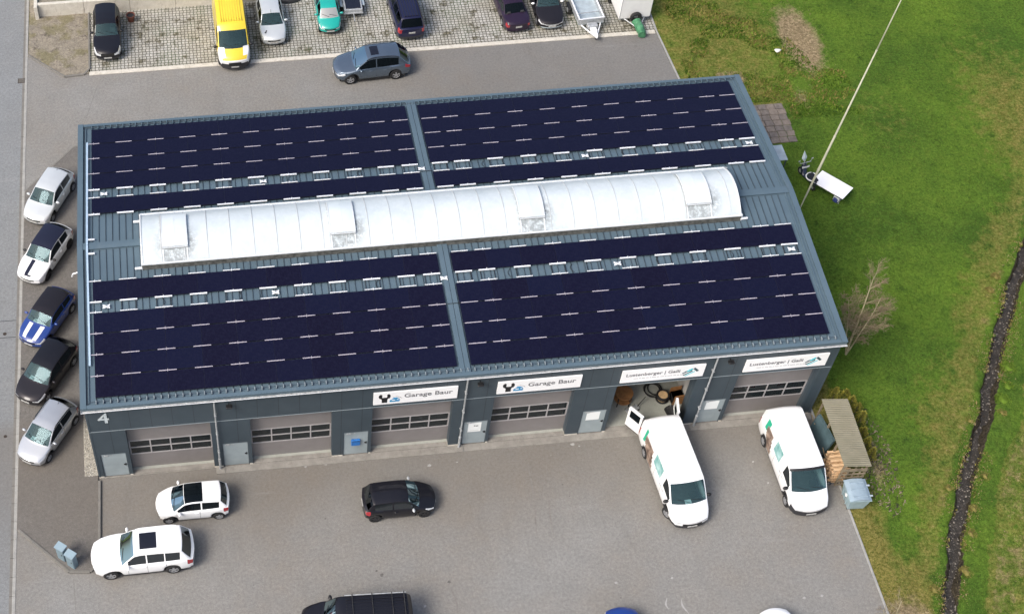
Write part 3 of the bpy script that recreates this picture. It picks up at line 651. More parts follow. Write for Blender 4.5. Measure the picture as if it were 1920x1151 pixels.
# ------------------------------------------------------------------ the hall
D = 18.03; H = 6.256; RG = 0.721
def rz(y): return H+RG*(y/9.015 if y < 9.015 else (D-y)/9.015)
SL = math.atan2(RG, 9.015)
def slopeT(x, y, dz=0.0):
    """frame on the roof: local x along the hall, local y up the slope"""
    a = SL if y < 9.015 else -SL
    return Matrix.Translation((x, y, rz(y)+dz)) @ Matrix.Rotation(a, 4, 'X')
hall = thing('industrial_hall', 'long anthracite workshop hall with solar roof and six garage bays', 'building', (18, 9, 0))
def hb(mb, name, **k):
    o = mb.build(name, **k)
    if k.get('parent') is None: o.parent = hall; o.location = (-18, -9, 0)
    return o
PD = [(0.32,1.50),(6.22,7.42),(12.15,13.33),(18.10,19.25),(24.03,25.20),(30.07,31.22)]
GD = [(1.70,5.72),(7.62,11.55),(13.50,17.40),(19.40,23.33),(25.38,29.35),(31.40,35.38)]
WH = 4.12
W = MB(); wm = M['wall']; tm = M['trim']
T0 = 0.25
W.box(0.0, 36.0, 0.0, T0, WH, H-0.02, wm)                        # fascia
cur = 0.0
for (a, b), (c, d) in zip(PD, GD):
    W.box(cur, a-0.05, 0.0, T0, 0.12, WH-0.003, wm); W.box(a-0.05, b+0.05, 0.0, T0, 2.08, WH-0.003, wm)
    W.box(b+0.05, c, 0.0, T0, 0.12, WH-0.003, wm)
    W.box(cur, a-0.05, -0.012, T0, -0.02, 0.12, M['concrete_old']); W.box(b+0.05, c, -0.012, T0, -0.02, 0.12, M['concrete_old'])
    W.box(c-0.06, c, T0, 0.62, 0.0, WH, tm); W.box(d, d+0.06, T0, 0.62, 0.0, WH, tm)     # reveals
    W.box(c, d, T0, 0.30, WH-0.30, WH+0.05, tm)
    cur = d
W.box(cur, 36.0, 0.0, T0, 0.12, WH-0.003, wm); W.box(cur, 36.0, -0.012, T0, -0.02, 0.12, M['concrete_old'])
W.box(0.0, 0.2, T0, D, 0.0, H, wm); W.box(35.8, 36.0, T0, D, 0.0, H, wm); W.box(0.2, 35.8, D-0.2, D, 0.0, H, wm)
# gable fillings under the shallow ridge
for x0, x1 in ((0.0, 0.2), (35.8, 36.0)):
    W.add([(x0,0,H),(x0,9.015,H+RG-.02),(x0,D,H),(x1,0,H),(x1,9.015,H+RG-.02),(x1,D,H)], [(0,1,2),(3,5,4),(0,3,4,1),(1,4,5,2)], wm)
hb(W, 'wall')
mb = MB(); mb.box(0.0, 36.0, -0.022, -0.001, WH-0.02, WH+0.012, M['edge'])
mb.box(0.0, 0.09, -0.016, -0.001, 0.1, H-.1, tm); mb.box(35.91, 36.0, -0.016, -0.001, 0.1, H-.1, tm); mb.box(35.40, 35.48, -0.016, -0.001, 0.1, WH-.02, tm)
hb(mb, 'wall_trim')
mb = MB(); mb.box(0.2, 35.8, T0, D-0.2, -0.02, 0.07, M['floor'])
for (c, d) in GD: mb.box(c, d, 0.003, T0-.002, -0.02, 0.068, M['concrete'])
hb(mb, 'floor')
mb = MB()
for x in (11.9, 23.7, 29.9): mb.box(x-.08, x+.08, T0+.4, D-.2, 0.07, 5.9, mat('inner_wall', (0.55,0.55,0.52), 0.8, 0, .1, 2))
mb.box(0.2, 35.8, 7.0, 7.15, 0.07, 5.9, mat('inner_wall', (0.5,0.5,0.5)))
hb(mb, 'partition')

def garage_door(k, c, d):
    y0 = 0.40; g = MB()
    zt = WH+0.10
    if k == 4:   # raised door, only its bottom panel shows
        g.box(c, d, y0, y0+0.05, 3.52, zt, M['gdoor']); o = hb(g, 'garage_door'); o['label'] = 'raised sectional door, open bay behind the van'; 
        mb = MB(); mb.box(c, d, y0-.01, y0+.06, 3.47, 3.52, M['gframe']); s = mb.build('bottom_rail', o); return
    wz0, wzm, wz1 = 1.30, 1.88, 2.46
    g.box(c, d, y0, y0+0.05, 0.07, wz0, M['gdoor']); g.box(c, d, y0, y0+0.05, wz1, zt, M['gdoor'])
    o = hb(g, 'garage_door')
    fr = MB(); L = d-c-0.10
    fr.box(c, c+0.06, y0-.012, y0+.045, wz0, wz1, M['gframe']); fr.box(d-0.06, d, y0-.012, y0+.045, wz0, wz1, M['gframe'])
    for zz in (wz0, wzm, wz1): fr.box(c+.06, d-.06, y0-.012, y0+.045, zz-0.035, zz+0.035, M['gframe'])
    for i in range(1, 4):
        xx = c+.05+L*i/4
        for za, zb in ((wz0+.035, wzm-.035), (wzm+.035, wz1-.035)): fr.box(xx-.03, xx+.03, y0-.012, y0+.045, za, zb, M['gframe'])
    f = fr.build('window_frame', o)
    for i in range(4):
        for za, zb in ((wz0, wzm), (wzm, wz1)):
            p_ = MB(); p_.box(c+.06+L*i/4+(0.03 if i else 0), c+.04+L*(i+1)/4-0.02, y0+.008, y0+.016, za+.036, zb-.036, M['pane']); p_.build('pane', o)
def service_door(k, a, b):
    mb = MB(); mb.box(a, b, 0.045, 0.095, 0.05, 2.0, M['pdoor']); o = hb(mb, 'service_door')
    mb = MB(); mb.box(a-.05, a-.002, 0.02, 0.12, 0.0, 2.06, tm); mb.box(b+.002, b+.05, 0.02, 0.12, 0.0, 2.06, tm); mb.box(a-.002, b+.002, 0.02, 0.12, 2.003, 2.06, M['edge']); mb.build('door_frame', o)
    mb = MB(); mb.box(b-.16, b-.05, -0.01, 0.045, 1.02, 1.06, M['black']); mb.box(b-.10, b-.05, 0.02, 0.043, 0.93, 1.10, M['black']); mb.build('handle', o)
    mb = MB(); mb.box(a+.12, a+.32, 0.0, 0.044, 1.90, 1.955, M['galv']); mb.box(a+.30, a+.55, 0.01, 0.02, 1.93, 1.95, M['galv']); mb.build('door_closer', o)
    if k == 2:
        mb = MB(); bl = mat('blue_box', (0.02,0.14,0.42), 0.5, 0, .2, 9)
        mb.bbox(a+.36, a+.80, -0.08, 0.04, 0.98, 1.42, bl, 0.02); mb.box(a+.40, a+.76, -0.086, -0.08, 1.33, 1.36, M['black']); s = mb.build('letter_box', o)
    if k >= 3:
        mb = MB(); mb.box(a+.22, b-.28, 0.035, 0.044, 1.10 if k == 3 else 1.2, 1.88, M['paper']); s = mb.build('notice', o)
        if k == 3:
            s2 = MB(); s2.box(a+.50, a+.58, 0.03, 0.0345, 1.60, 1.66, M['black']); s2.box(a+.60, a+.72, 0.03, 0.0345, 1.58, 1.64, M['black']); s2.box(a+.34, a+.76, 0.03, 0.0345, 1.22, 1.235, M['kerb']); s2.build('notice_print', o)
for k in range(6): garage_door(k, *GD[k]); service_door(k, *PD[k])

# house number and floodlights
rim4 = MB()
def flat_poly(mb, pts, y, mt, th=0.006):
    """polygon (x,z) standing on the facade plane at depth y"""
    n = len(pts); V = [(p[0], y, p[1]) for p in pts]+[(p[0], y+th, p[1]) for p in pts]
    mb.add(V, [tuple(range(n)), tuple(range(2*n-1, n-1, -1))]+[(i, n+i, n+(i+1) % n, (i+1) % n) for i in range(n)], mt)
mm = mat('silver_lettering', (0.50,0.56,0.58), 0.5)
TT = Matrix.Translation((0.55-18, -0.030-9, 4.86)) @ Matrix.Rotation(PI/2, 4, 'X') @ Matrix.Diagonal((0.95, 1, 1, 1))
text_mesh('4', 1.12, mm, TT, hall, 'house_number', bold=0.018)
for x in (6.68, 18.55, 30.62):
    mb = MB(); mb.bbox(x-.14, x+.14, -0.32, -0.10, 5.52, 5.60, M['black'], 0.02); mb.box(x-.02, x+.02, -0.12, -0.001, 5.54, 5.58, M['black']); mb.box(x+.08, x+.16, -0.22, -0.12, 5.46, 5.53, M['black'])
    hb(mb, 'wall_lamp')

# gutter and downpipes
mb = MB(); n = 8
for (y0, y1, zt) in ((-0.30, -0.14, 6.10),):
    sec = [(-0.15+0.085*math.cos(PI+PI*i/n), zt+0.085*math.sin(PI+PI*i/n)-0.0) for i in range(n+1)]
    V = []
    for xx in (-0.12, 36.12): V += [(xx, yy, zz) for yy, zz in sec]
    mb.add(V, [(i, i+1, n+2+i, n+1+i) for i in range(n)], M['galv']); mb.cyl((-0.12,-0.237,zt+.004), (36.12,-0.237,zt+.004), 0.017, M['alu'], n=6)
    mb.box(-0.12, 36.12, -0.075, -0.06, zt-.05, zt+.03, M['galv']); mb.box(-0.13, -0.115, -0.235, -0.06, zt-.09, zt+.01, M['galv']); mb.box(36.115, 36.13, -0.235, -0.06, zt-.09, zt+.01, M['galv'])
for x in np.arange(0.5, 36, 0.75): mb.box(x-.012, x+.012, -0.24, -0.02, zt+.012, zt+.02, M['galv'])
hb(mb, 'gutter')
for x in (6.0, 17.93, 29.93):
    mb = MB(); mb.cyl((x,-0.15,6.03), (x,-0.13,5.85), 0.045, M['galv']); mb.cyl((x,-0.13,5.87), (x,-0.13,0.9), 0.042, M['galv']); mb.cyl((x,-0.13,0.92), (x,-0.13,0.05), 0.06, M['galv']); mb.cyl((x,-.13,.93), (x,-.13,.99), .068, M['galv'])
    for z_ in (1.6, 3.2, 4.8): mb.box(x-.055, x+.055, -0.185, 0.0-.001, z_-.015, z_+.015, M['galv'])
    mb.bbox(x-.22, x+.22, -0.42, -0.02, 0.036, 0.07, M['concrete'], .01)
    hb(mb, 'downpipe')

# roof
rm = M['roof']
mb = MB(); o_ = 0.15
for s in (0, 1):
    ya, yb = (-o_, 9.015) if s == 0 else (D+o_, 9.015)
    za = rz(ya) if s == 0 else rz(D+o_); zb = H+RG
    V = [(-0.1,ya,za),(36.1,ya,za),(36.1,yb,zb),(-0.1,yb,zb)]; V2 = [(a,b,c-0.10) for a,b,c in V]
    F = [(0,1,2,3),(7,6,5,4),(0,4,5,1),(1,5,6,2),(3,2,6,7),(0,3,7,4)]
    if s == 1: F = [tuple(reversed(f)) for f in F]
    mb.add(V+V2, F, rm)
roof = hb(mb, 'roof')
mb = MB()
x = 0.62
while x < 35.5:
    for s in (0, 1):
        y0, y1 = (0.0, 8.75) if s == 0 else (D, 9.28)
        a = Vector((x, y0, rz(y0)+.0)); b = Vector((x, y1, rz(y1)))
        for off, hh, ww in ((0, 0.045, 0.018),):
            mb.add([(x-ww,y0,a.z),(x+ww,y0,a.z),(x+ww*.6,y0,a.z+hh),(x-ww*.6,y0,a.z+hh),(x-ww,y1,b.z),(x+ww,y1,b.z),(x+ww*.6,y1,b.z+hh),(x-ww*.6,y1,b.z+hh)],
                   [(0,1,2,3),(7,6,5,4),(0,4,5,1),(1,5,6,2),(2,6,7,3),(3,7,4,0)], M['trim'])
    x += 0.333
mb.build('standing_seam', roof)['kind'] = 'stuff'
# verges, ridge flashing, valley box between the arrays, eaves flashings
def roof_box(mb, x0, x1, ya, yb, z0, z1, mt, side=None):
    front = (ya+yb)/2 < 9.015; a = rz(ya); b = rz(yb)
    mb.add([(x0,ya,a+z0),(x1,ya,a+z0),(x1,yb,b+z0),(x0,yb,b+z0),(x0,ya,a+z1),(x1,ya,a+z1),(x1,yb,b+z1),(x0,yb,b+z1)],
           [(0,3,2,1),(4,5,6,7),(0,1,5,4),(1,2,6,5),(2,3,7,6),(3,0,4,7)], mt)
mb = MB()
for ya, yb in ((-0.17, 9.014), (9.016, D+.17)):
    roof_box(mb, -0.12, 0.16, ya, yb, 0.002, 0.11, rm); roof_box(mb, 0.27, 0.31, ya+.3*(ya<0), yb-.3*(ya>0), 0.002, 0.07, rm); roof_box(mb, .17, .26, ya+.1, yb-.1, 0.002, 0.02, M['trim'])
mb.build('verge', roof); mb = MB()
for ya, yb in ((-0.17, 9.014), (9.016, D+.17)):
    roof_box(mb, 35.84, 36.12, ya, yb, 0.002, 0.11, rm); roof_box(mb, 35.62, 35.68, ya+.3*(ya<0), yb-.3*(ya>0), 0.002, 0.07, rm)
mb.build('verge', roof)
mb = MB()
for ya, yb in ((0.0, 8.7), (9.33, D-.0)):
    roof_box(mb, 17.56, 17.80, ya, yb, 0.002, 0.10, rm); roof_box(mb, 17.825, 18.06, ya, yb, 0.002, 0.10, rm); roof_box(mb, 17.80, 17.825, ya, yb, 0.002, 0.07, M['trim'])
mb.build('centre_flashing', roof)
mb = MB()
for xa, xb in ((0.17, 3.0), (33.0, 35.83)):
    roof_box(mb, xa, xb, 8.80, 9.014, 0.05, 0.09, rm); roof_box(mb, xa, xb, 9.016, 9.23, 0.05, 0.09, rm)
mb.build('ridge_cap', roof)
mb = MB(); roof_box(mb, 0.17, 35.83, -0.16, 0.02, 0.02, 0.09, rm); roof_box(mb, 0.17, 35.83, D-.02, D+.16, 0.02, 0.09, rm)
mb.cyl((0.3, 0.16, rz(.16)+.10), (35.7, .16, rz(.16)+.10), 0.012, M['trim'], n=6); mb.cyl((0.3, D-.16, rz(D-.16)+.10), (35.7, D-.16, rz(D-.16)+.10), 0.02, M['trim'], n=6)
for k in range(106):
    xx = 0.62+k*.333
    for yy, e in ((0.05, 0.2), (D-.25, D-.05)): roof_box(mb, xx-.02, xx+.02, yy, e+.02, 0.04, 0.13, M['edge'] if yy < 9 else rm)
mb.build('eaves_flashing', roof)
mb = MB()
roof_box(mb, 0.33, 0.42, 2.1, 9.0, 0.10, 0.16, M['tray']); roof_box(mb, 0.33, 0.42, 9.03, 16.65, 0.10, 0.16, M['tray'])
for yy in (8.5, 9.4): roof_box(mb, .42, .75, yy-.04, yy+.04, .10, .15, M['alu'])
mb.build('cable_tray', roof)
# solar modules
F_ROWS = [0.36, 1.525, 2.69, 3.855, 5.68]; B_ROWS = [D-r-1.13 for r in F_ROWS]
BL = [(0.60, 1.686), (18.12, 1.724)]
def module_verts(x, y, wd):
    T = slopeT(x, y, 0.10); return T
pm0 = MB(); 
for y in F_ROWS:
    for bx, pw in BL:
        for i in range(10):
            mb = MB(); T = slopeT(bx+i*pw, y, 0.10)
            mb.box(0.002, pw-0.002, 0, 1.13, 0, 0.032, M['solar_edge']); mb.box(0.007, pw-0.007, 0.010, 1.12, 0.032, 0.034, M['solar'])
            o = mb.build('solar_module', hall); o.matrix_local = Matrix.Translation((-18, -9, 0)) @ T
mb = MB()
for y in B_ROWS:
    for bx, pw in BL:
        for i in range(10):
            T = slopeT(bx+i*pw, y, 0.10)
            mb.box(0.002, pw-0.002, 0, 1.13, 0, 0.032, M['solar_edge'], T); mb.box(0.007, pw-0.007, 0.010, 1.12, 0.032, 0.034, M['solar'], T)
o = hb(mb, 'solar_module'); o['kind'] = 'stuff'
# clamping rails
XR = [(0.40,1.02)]+[(1.88+1.686*k, 1.88+1.686*k+.84) for k in range(9)]+[(16.62,17.46)]+[(18.2,19.03)]+[(19.36+1.755*k, 20.18+1.755*k) for k in range(9)]+[(34.52,35.36)]
lines = []
for s in (0, 1):
    for y, kind in ((1.507,0),(2.672,0),(3.837,0),(5.04,1),(5.64,1),(6.85,1)): lines.append((y if s == 0 else D-y, kind))
allr = [(a, b, y, k) for (y, k) in lines for (a, b) in XR]
allr.sort(key=lambda t: t[2])
rest = MB()
for q, (a, b, y, k) in enumerate(allr):
    edge = k == 1; T = slopeT(a, y, 0.10)
    lowgap = edge and ((y < 9 and y in (5.64,)) or (y > 9))
    mt = M['alu'] if edge else M['alu_dull']
    mb = MB() if q < 100 else rest; TT = None if q < 100 else T
    if edge: 
        big = min(abs(y-5.64), abs(y-(D-5.04)), abs(y-(D-6.85))) < .01
        if big: mb.box(0, b-a, -0.036, 0.030, -0.01, 0.042, mt, TT)
        else: mb.box(0, b-a, -0.018, 0.018, 0.0, 0.045, mt, TT)
    else: mb.box(0, b-a, -0.022, 0.022, 0.030, 0.046, mt, TT)
    if q % 2 == 0: mb.box((b-a)/2-.012, (b-a)/2+.012, -0.075, 0.075, 0.046, 0.054, mt, TT)
    if q < 100: o = mb.build('clamping_rail', hall); o.matrix_local = Matrix.Translation((-18, -9, 0)) @ T
o = hb(rest, 'clamping_rail'); o['kind'] = 'stuff'
# cross rungs between the rails in the gaps, cables, anchor brackets
for (a, b) in XR[1:]:
    for y0, y1 in ((5.08, 5.62), (D-5.62, D-5.08)):
        for xx in (a+.08, b-.06): mb = MB(); roof_box(mb, xx-.014, xx+.014, y0, y1, 0.05, 0.07, M['black']); hb(mb, 'cross_brace')
mb = MB()
for x in (3.9, 7.6, 10.8, 14.4, 20.9, 24.0, 28.3, 31.9):
    for y0 in (5.1, D-5.6):
        pr = None
        for i in range(7):
            yy = y0+0.5*i/6; q = Vector((x+.13*math.sin(PI*i/6)*(1 if int(x) % 2 else -1), yy, rz(yy)+.06))
            if pr: mb.cyl(pr, q, 0.013, M['black'], n=5)
            pr = q
for y in (3.84, D-5.6): mb.cyl((17.5,y,rz(y)+.125), (18.15,y,rz(y)+.125), 0.016, M['black'], n=6)
hb(mb, 'cable')
for x in (1.23, 9.38, 17.60, 26.2, 34.95):
    for y in (5.33, D-5.40):
        T = slopeT(x, y, 0.12); mb = MB()
        for sx in (-1, 1):
            mb.add([(0,-.06,0),(sx*.17,-.12,0),(sx*.17,-.03,0),(sx*.12,0,0),(sx*.17,.03,0),(sx*.17,.12,0),(0,.06,0)]+[(0,-.06,.02),(sx*.17,-.12,.02),(sx*.17,-.03,.02),(sx*.12,0,.02),(sx*.17,.03,.02),(sx*.17,.12,.02),(0,.06,.02)],
                   [(0,1,2,3),(0,3,6),(3,4,5,6),(7,8,9,10),(7,10,13),(10,11,12,13)]+[(i,(i+1)%7,7+(i+1)%7,7+i) for i in range(7)], M['alu'], )
        mb.cyl((0,0,-.08), (0,0,.10), 0.022, M['galv'], n=8)
        o = mb.build('anchor_bracket', hall); o.matrix_local = Matrix.Translation((-18, -9, 0)) @ T
# barrel skylight
SX0, SX1, SY0, SY1, SB = 3.06, 32.92, 7.42, 10.62, 7.20
def vault(y): 
    t = (y-SY0)/(SY1-SY0); return SB+0.64*(1-(2*t-1)**2)**0.9
NX, NY = 240, 20; V = []; gr = []
HX = [(4.12,5.30),(12.38,13.55),(21.80,22.98),(30.22,31.42)]
for i in range(NX+1):
    x = SX0+(SX1-SX0)*i/NX
    for j in range(NY+1):
        y = SY0+(SY1-SY0)*(0.5-0.5*math.cos(PI*j/NY)); V.append((x, y, vault(y)))
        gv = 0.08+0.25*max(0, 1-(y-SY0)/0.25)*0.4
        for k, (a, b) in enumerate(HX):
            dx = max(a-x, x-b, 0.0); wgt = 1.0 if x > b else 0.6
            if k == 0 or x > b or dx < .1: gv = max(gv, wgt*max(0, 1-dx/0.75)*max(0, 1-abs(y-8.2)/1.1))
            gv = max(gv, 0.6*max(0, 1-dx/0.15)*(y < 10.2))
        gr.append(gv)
F = [(i*(NY+1)+j, (i+1)*(NY+1)+j, (i+1)*(NY+1)+j+1, i*(NY+1)+j+1) for i in range(NX) for j in range(NY)]
sk = MB(); sk.add(V, F, M['opal'])
for i in (0, NX):
    base = [i*(NY+1)+j for j in range(NY+1)]
    sk.f.append(base if i == 0 else base[::-1]); sk.mi.append(0)
sky_o = hb(sk, 'barrel_skylight', smooth=True, angle=50)
at_ = sky_o.data.attributes.new('grime', 'FLOAT', 'POINT'); at_.data.foreach_set('value', np.array(gr, np.float32))
mb = MB()
mb.box(SX0-.02, SX1+.02, SY0-.06, SY0-.002, rz(SY0)-.05, SB+.005, M['grime']); mb.box(SX0-.02, SX1+.02, SY1+.002, SY1+.06, rz(SY1)-.05, SB+.005, M['grime'])
mb.box(SX0-.02, SX1+.02, SY0-.075, SY0+.02, SB+.005, SB+.05, M['opal_frame']); mb.box(SX0-.02, SX1+.02, SY1-.02, SY1+.075, SB+.005, SB+.05, M['opal_frame'])
mb.box(SX0-.06, SX0-.022, SY0-.06, SY1+.06, rz(SY0)-.05, SB+.04, M['opal_frame']); mb.box(SX1+.022, SX1+.06, SY0-.06, SY1+.06, rz(SY0)-.05, SB+.04, M['opal_frame'])
mb.build('skylight_curb', sky_o)
mb = MB()
def arch_bar(mb, xc, w2, dz, mt, ya=SY0, yb=SY1, n=18):
    V = []
    for j in range(n+1):
        y = ya+(yb-ya)*j/n; zz = vault(min(max(y, SY0), SY1))
        V += [(xc-w2, y, zz+dz*.2), (xc-w2*.6, y, zz+dz), (xc+w2*.6, y, zz+dz), (xc+w2, y, zz+dz*.2)]
    F = []
    for j in range(n):
        a = j*4; F += [(a, a+1, a+5, a+4), (a+1, a+2, a+6, a+5), (a+2, a+3, a+7, a+6)]
    mb.add(V, F, mt)
x = SX0+0.98
while x < SX1-.5: arch_bar(mb, x, 0.022, 0.022, M['opal_seam']); x += 1.135
for x in (SX0+.02, SX1-.02): arch_bar(mb, x, 0.04, 0.04, M['opal_frame'])
mb.build('skylight_bar', sky_o)
mb = MB()
for (x, y, sx) in ((SX0, SY1-.2, -1), (SX0, SY0-.02, -1), (SX1, SY1-.05, 1), (SX1, SY0-.02, 1)):
    if (x, sx) == (SX1, 1) and y > 9: mb.cyl((x+.05,y,SB+.1), (x+.15,y,SB+.08), .05, M['galv'])
    else: mb.bbox(min(x, x+sx*.38), max(x, x+sx*.38), y-.06, y+.05, rz(y)+.10, rz(y)+.18, M['alu'], .02)
mb.build('skylight_bracket', sky_o)
for k, (a, b) in enumerate(HX):
    yb_ = 10.05; ya_ = 7.98
    m1 = MB(); V = []; n = 14
    for j in range(n+1):
        y = ya_+(yb_-ya_)*j/n; zz = vault(y)+.13
        V += [(a, y, zz-.10), (a, y, zz), ((a+b)/2, y, zz+.02), (b, y, zz), (b, y, zz-.10)]
    F = []
    for j in range(n):
        for q in range(4): F.append((j*5+q, j*5+q+1, j*5+q+6, j*5+q+5))
    F += [(0,1,2,3,4)[::-1], tuple(n*5+q for q in range(5))]
    m1.add(V, F, M['opal']); h_ = m1.build('smoke_hatch', sky_o)
    m1 = MB()
    for xx in (a-.025, b+.025, (a+b)/2):
        V = []
        for j in range(n+1):
            y = ya_+(yb_-ya_)*j/n; zz = vault(y)+(.145 if xx != (a+b)/2 else .155); V += [(xx-.02, y, zz-.07), (xx-.02, y, zz), (xx+.02, y, zz), (xx+.02, y, zz-.07)]
        F = []
        for j in range(n):
            for q in range(3): F.append((j*4+q, j*4+q+1, j*4+q+5, j*4+q+4))
        m1.add(V, F, M['opal_frame'] if xx != (a+b)/2 else M['opal'])
    for xx in (a, b):
        V = []
        for j in range(5):
            y = SY0+(ya_-SY0)*j/4; V += [(xx-.03, y, vault(y)+.03), (xx+.03, y, vault(y)+.03)]
        m1.add(V, [(2*j, 2*j+1, 2*j+3, 2*j+2) for j in range(4)], M['opal_frame'])
    m1.box(a-.045, b+.045, ya_-.03, ya_-.002, vault(ya_)+.02, vault(ya_)+.14, M['grime']); m1.box(a-.045, b+.045, ya_-.06, ya_-.032, vault(ya_)+.07, vault(ya_)+.15, M['opal_frame'])
    m1.build('hatch_frame', h_ if False else sky_o)
# side canopy on the east wall, stub pipe on the west wall
mb = MB(); mb.box(36.0, 38.95, 15.12, 16.28, 2.42, 2.47, M['galv_blue']); mb.box(36.0, 36.06, 15.1, 16.3, 2.35, 2.42, M['trim']); mb.box(38.85, 38.9, 15.14, 15.2, 0, 2.42, M['trim']); mb.box(38.85, 38.9, 16.2, 16.26, 0, 2.42, M['trim'])
hb(mb, 'side_canopy')
mb = MB(); mb.cyl((-0.0,9.02,5.2), (-0.6,9.02,5.0), 0.04, M['alu']); mb.cyl((-.6,9.02,5.0), (-.66,9.02,4.8), 0.04, M['alu']); hb(mb, 'overflow_pipe')

# signs on the fascia
BLK = mat('sign_black', (0.012,0.012,0.014), 0.5); GRY = mat('sign_grey', (0.16,0.16,0.17), 0.5); GRL = mat('sign_light_grey', (0.42,0.42,0.43), 0.5); BLU = mat('sign_blue', (0.02,0.25,0.50), 0.5); TEAL = mat('sign_teal', (0.05,0.55,0.62), 0.5); SLATE = mat('sign_slate', (0.045,0.085,0.10), 0.5)
SB_ = mat('sign_board_white', (0.90,0.90,0.90), 0.35)
def fit_text(body, size, width, T, t):
    o, wd = text_mesh(body, size, GRY, Matrix.Identity(4), t, 'lettering', bold=.004)
    o.data.transform(T @ Matrix.Diagonal((width/wd, 1, 1, 1)))
def sign(x0, x1, kind, label, grp):
    z0, z1 = 4.40, 5.36
    t = thing('fascia_sign', label, 'sign', (x0, -0.03, z0), 0, grp)
    mb = MB(); mb.bbox(0, x1-x0, -0.045, 0.027, 0, z1-z0, SB_, 0.008); mb.build('board', t)
    Rx = Matrix.Rotation(PI/2, 4, 'X'); y = -0.052
    if kind == 0:
        s = MB()
        # spanner head
        pts = [(.42,.16),(.42,.44),(.30,.56),(.24,.72),(.30,.86),(.40,.80),(.42,.62),(.53,.56),(.64,.62),(.66,.80),(.76,.86),(.82,.72),(.76,.56),(.64,.44),(.64,.16)]
        a = [(.36,.16),(.36,.42),(.26,.50),(.20,.66),(.28,.82),(.36,.84),(.36,.64),(.46,.54),(.56,.54)]
        b = [(1.12-p[0]-.0,p[1]) for p in a][::-1]
        full = a+[(p[0]-.10+.0, p[1]) for p in b]
        # concave outline -> split in convex quads
        for q in ([(.40,.14),(.66,.14),(.66,.46),(.40,.46)], [(.40,.40),(.66,.40),(.74,.54),(.53,.56),(.30,.54)], [(.30,.48),(.44,.50),(.40,.64),(.24,.64)], [(.24,.60),(.40,.62),(.42,.78),(.34,.84),(.26,.76)], [(.62,.50),(.76,.48),(.82,.64),(.66,.64)], [(.66,.62),(.82,.60),(.80,.76),(.72,.84),(.64,.78)]):
            flat_poly(s, q, y-.001*len(s.f)/40, BLK, .006)
        s.build('spanner_emblem', t)
        s = MB()
        for k_, (q, mt_) in enumerate((([(.78,.16),(1.24,.16),(1.26,.30),(1.22,.42),(.92,.42),(.78,.28)], BLU), ([(.90,.42),(1.20,.42),(1.12,.50),(.96,.50)], BLU), ([(.86,.27),(1.04,.27),(1.04,.34),(.90,.36)], SB_), ([(1.12,.30),(1.22,.32),(1.20,.37),(1.12,.36)], SB_),
            ([(.92,.56),(1.10,.60),(1.10,.61),(.92,.57)], GRY), ([(1.10,.60),(1.30,.52),(1.30,.50),(1.10,.585)], GRY), ([(1.30,.52),(1.34,.42),(1.325,.42),(1.29,.51)], GRY))):
            flat_poly(s, q, y-.0008*k_, mt_, .006)
        s.build('car_emblem', t)
        T = Matrix.Translation((1.46, y, .45)) @ Rx; fit_text('Garage Baur', 0.44, 2.30, T, t)
    else:
        T = Matrix.Translation((.20, y, .50)) @ Rx; fit_text('Lustenberger | Galli', 0.32, 2.62, T, t)
        s = MB(); xx = .62
        for wd_ in (.22,.09,.17,.13,.06,.20,.12,.18,.08,.24,.14,.10,.20):
            s.box(xx, xx+wd_, y-.002, y+.006, .27, .305, GRL); xx += wd_+.045
        s.build('small_print', t)
        s = MB()
        def bar(px, pz, L, wd_, ang, mt_, yy):
            c_, s_ = math.cos(ang), math.sin(ang); q = [(px, pz), (px+L*c_, pz+L*s_), (px+L*c_-wd_*s_, pz+L*s_+wd_*c_), (px-wd_*s_, pz+wd_*c_)]; flat_poly(s, q, yy, mt_, .006)
        bar(3.08,.18,.50,.07,R(38),SLATE,y); bar(3.17,.12,.55,.05,R(38),TEAL,y-.001); bar(3.02,.34,.30,.07,R(38),SLATE,y-.002); bar(3.10,.44,.36,.08,R(20),SLATE,y-.0025)
        bar(3.24,.46,.30,.10,R(38),TEAL,y-.003); bar(3.46,.70,.34,.12,R(-50),SLATE,y-.004); bar(3.30,.56,.20,.08,R(38),TEAL,y-.005)
        s.build('arrow_emblem', t)
sign(13.50, 17.53, 0, 'white garage sign with spanner and blue car, left of the pair', None)
sign(19.44, 23.50, 0, 'white garage sign with spanner and blue car, above the fourth garage door', None)
sign(25.44, 29.50, 1, 'white sign with teal arrow emblem above the open workshop bay', None)
sign(31.48, 35.56, 1, 'white sign with teal arrow emblem above the rightmost closed door', None)

# things inside the bays
wd1 = mat('pale_wood', (0.55,0.38,0.20), 0.7, 0, 0.2, 6); wd2 = mat('orange_wood', (0.28,0.135,0.05), 0.6, 0, .25, 6)
def G2(u, v, z): x, y, _ = G(u, v, z); return x, y
x, y = G2(1170, 738, 0.8)
t = thing('round_rack', 'orange brown round slatted rack standing in the open bay', 'rack', (x, y, .07))
mb = MB()
for zz in (0.35, 0.78): 
    mb.cyl((0,0,zz), (0,0,zz+.06), .46, wd2, n=20)
mb.build('shelf', t); mb = MB()
for a in range(4): mb.cyl((.42*math.cos(a*PI/2+.7), .42*math.sin(a*PI/2+.7), 0), (.42*math.cos(a*PI/2+.7), .42*math.sin(a*PI/2+.7), .8), .03, M['black'])
mb.build('post', t)
x, y = G2(1244, 738, 0.6)
t = thing('cable_drum', 'dark cable drum with tan core on the workshop floor', 'cable drum', (x, y, .07), .5)
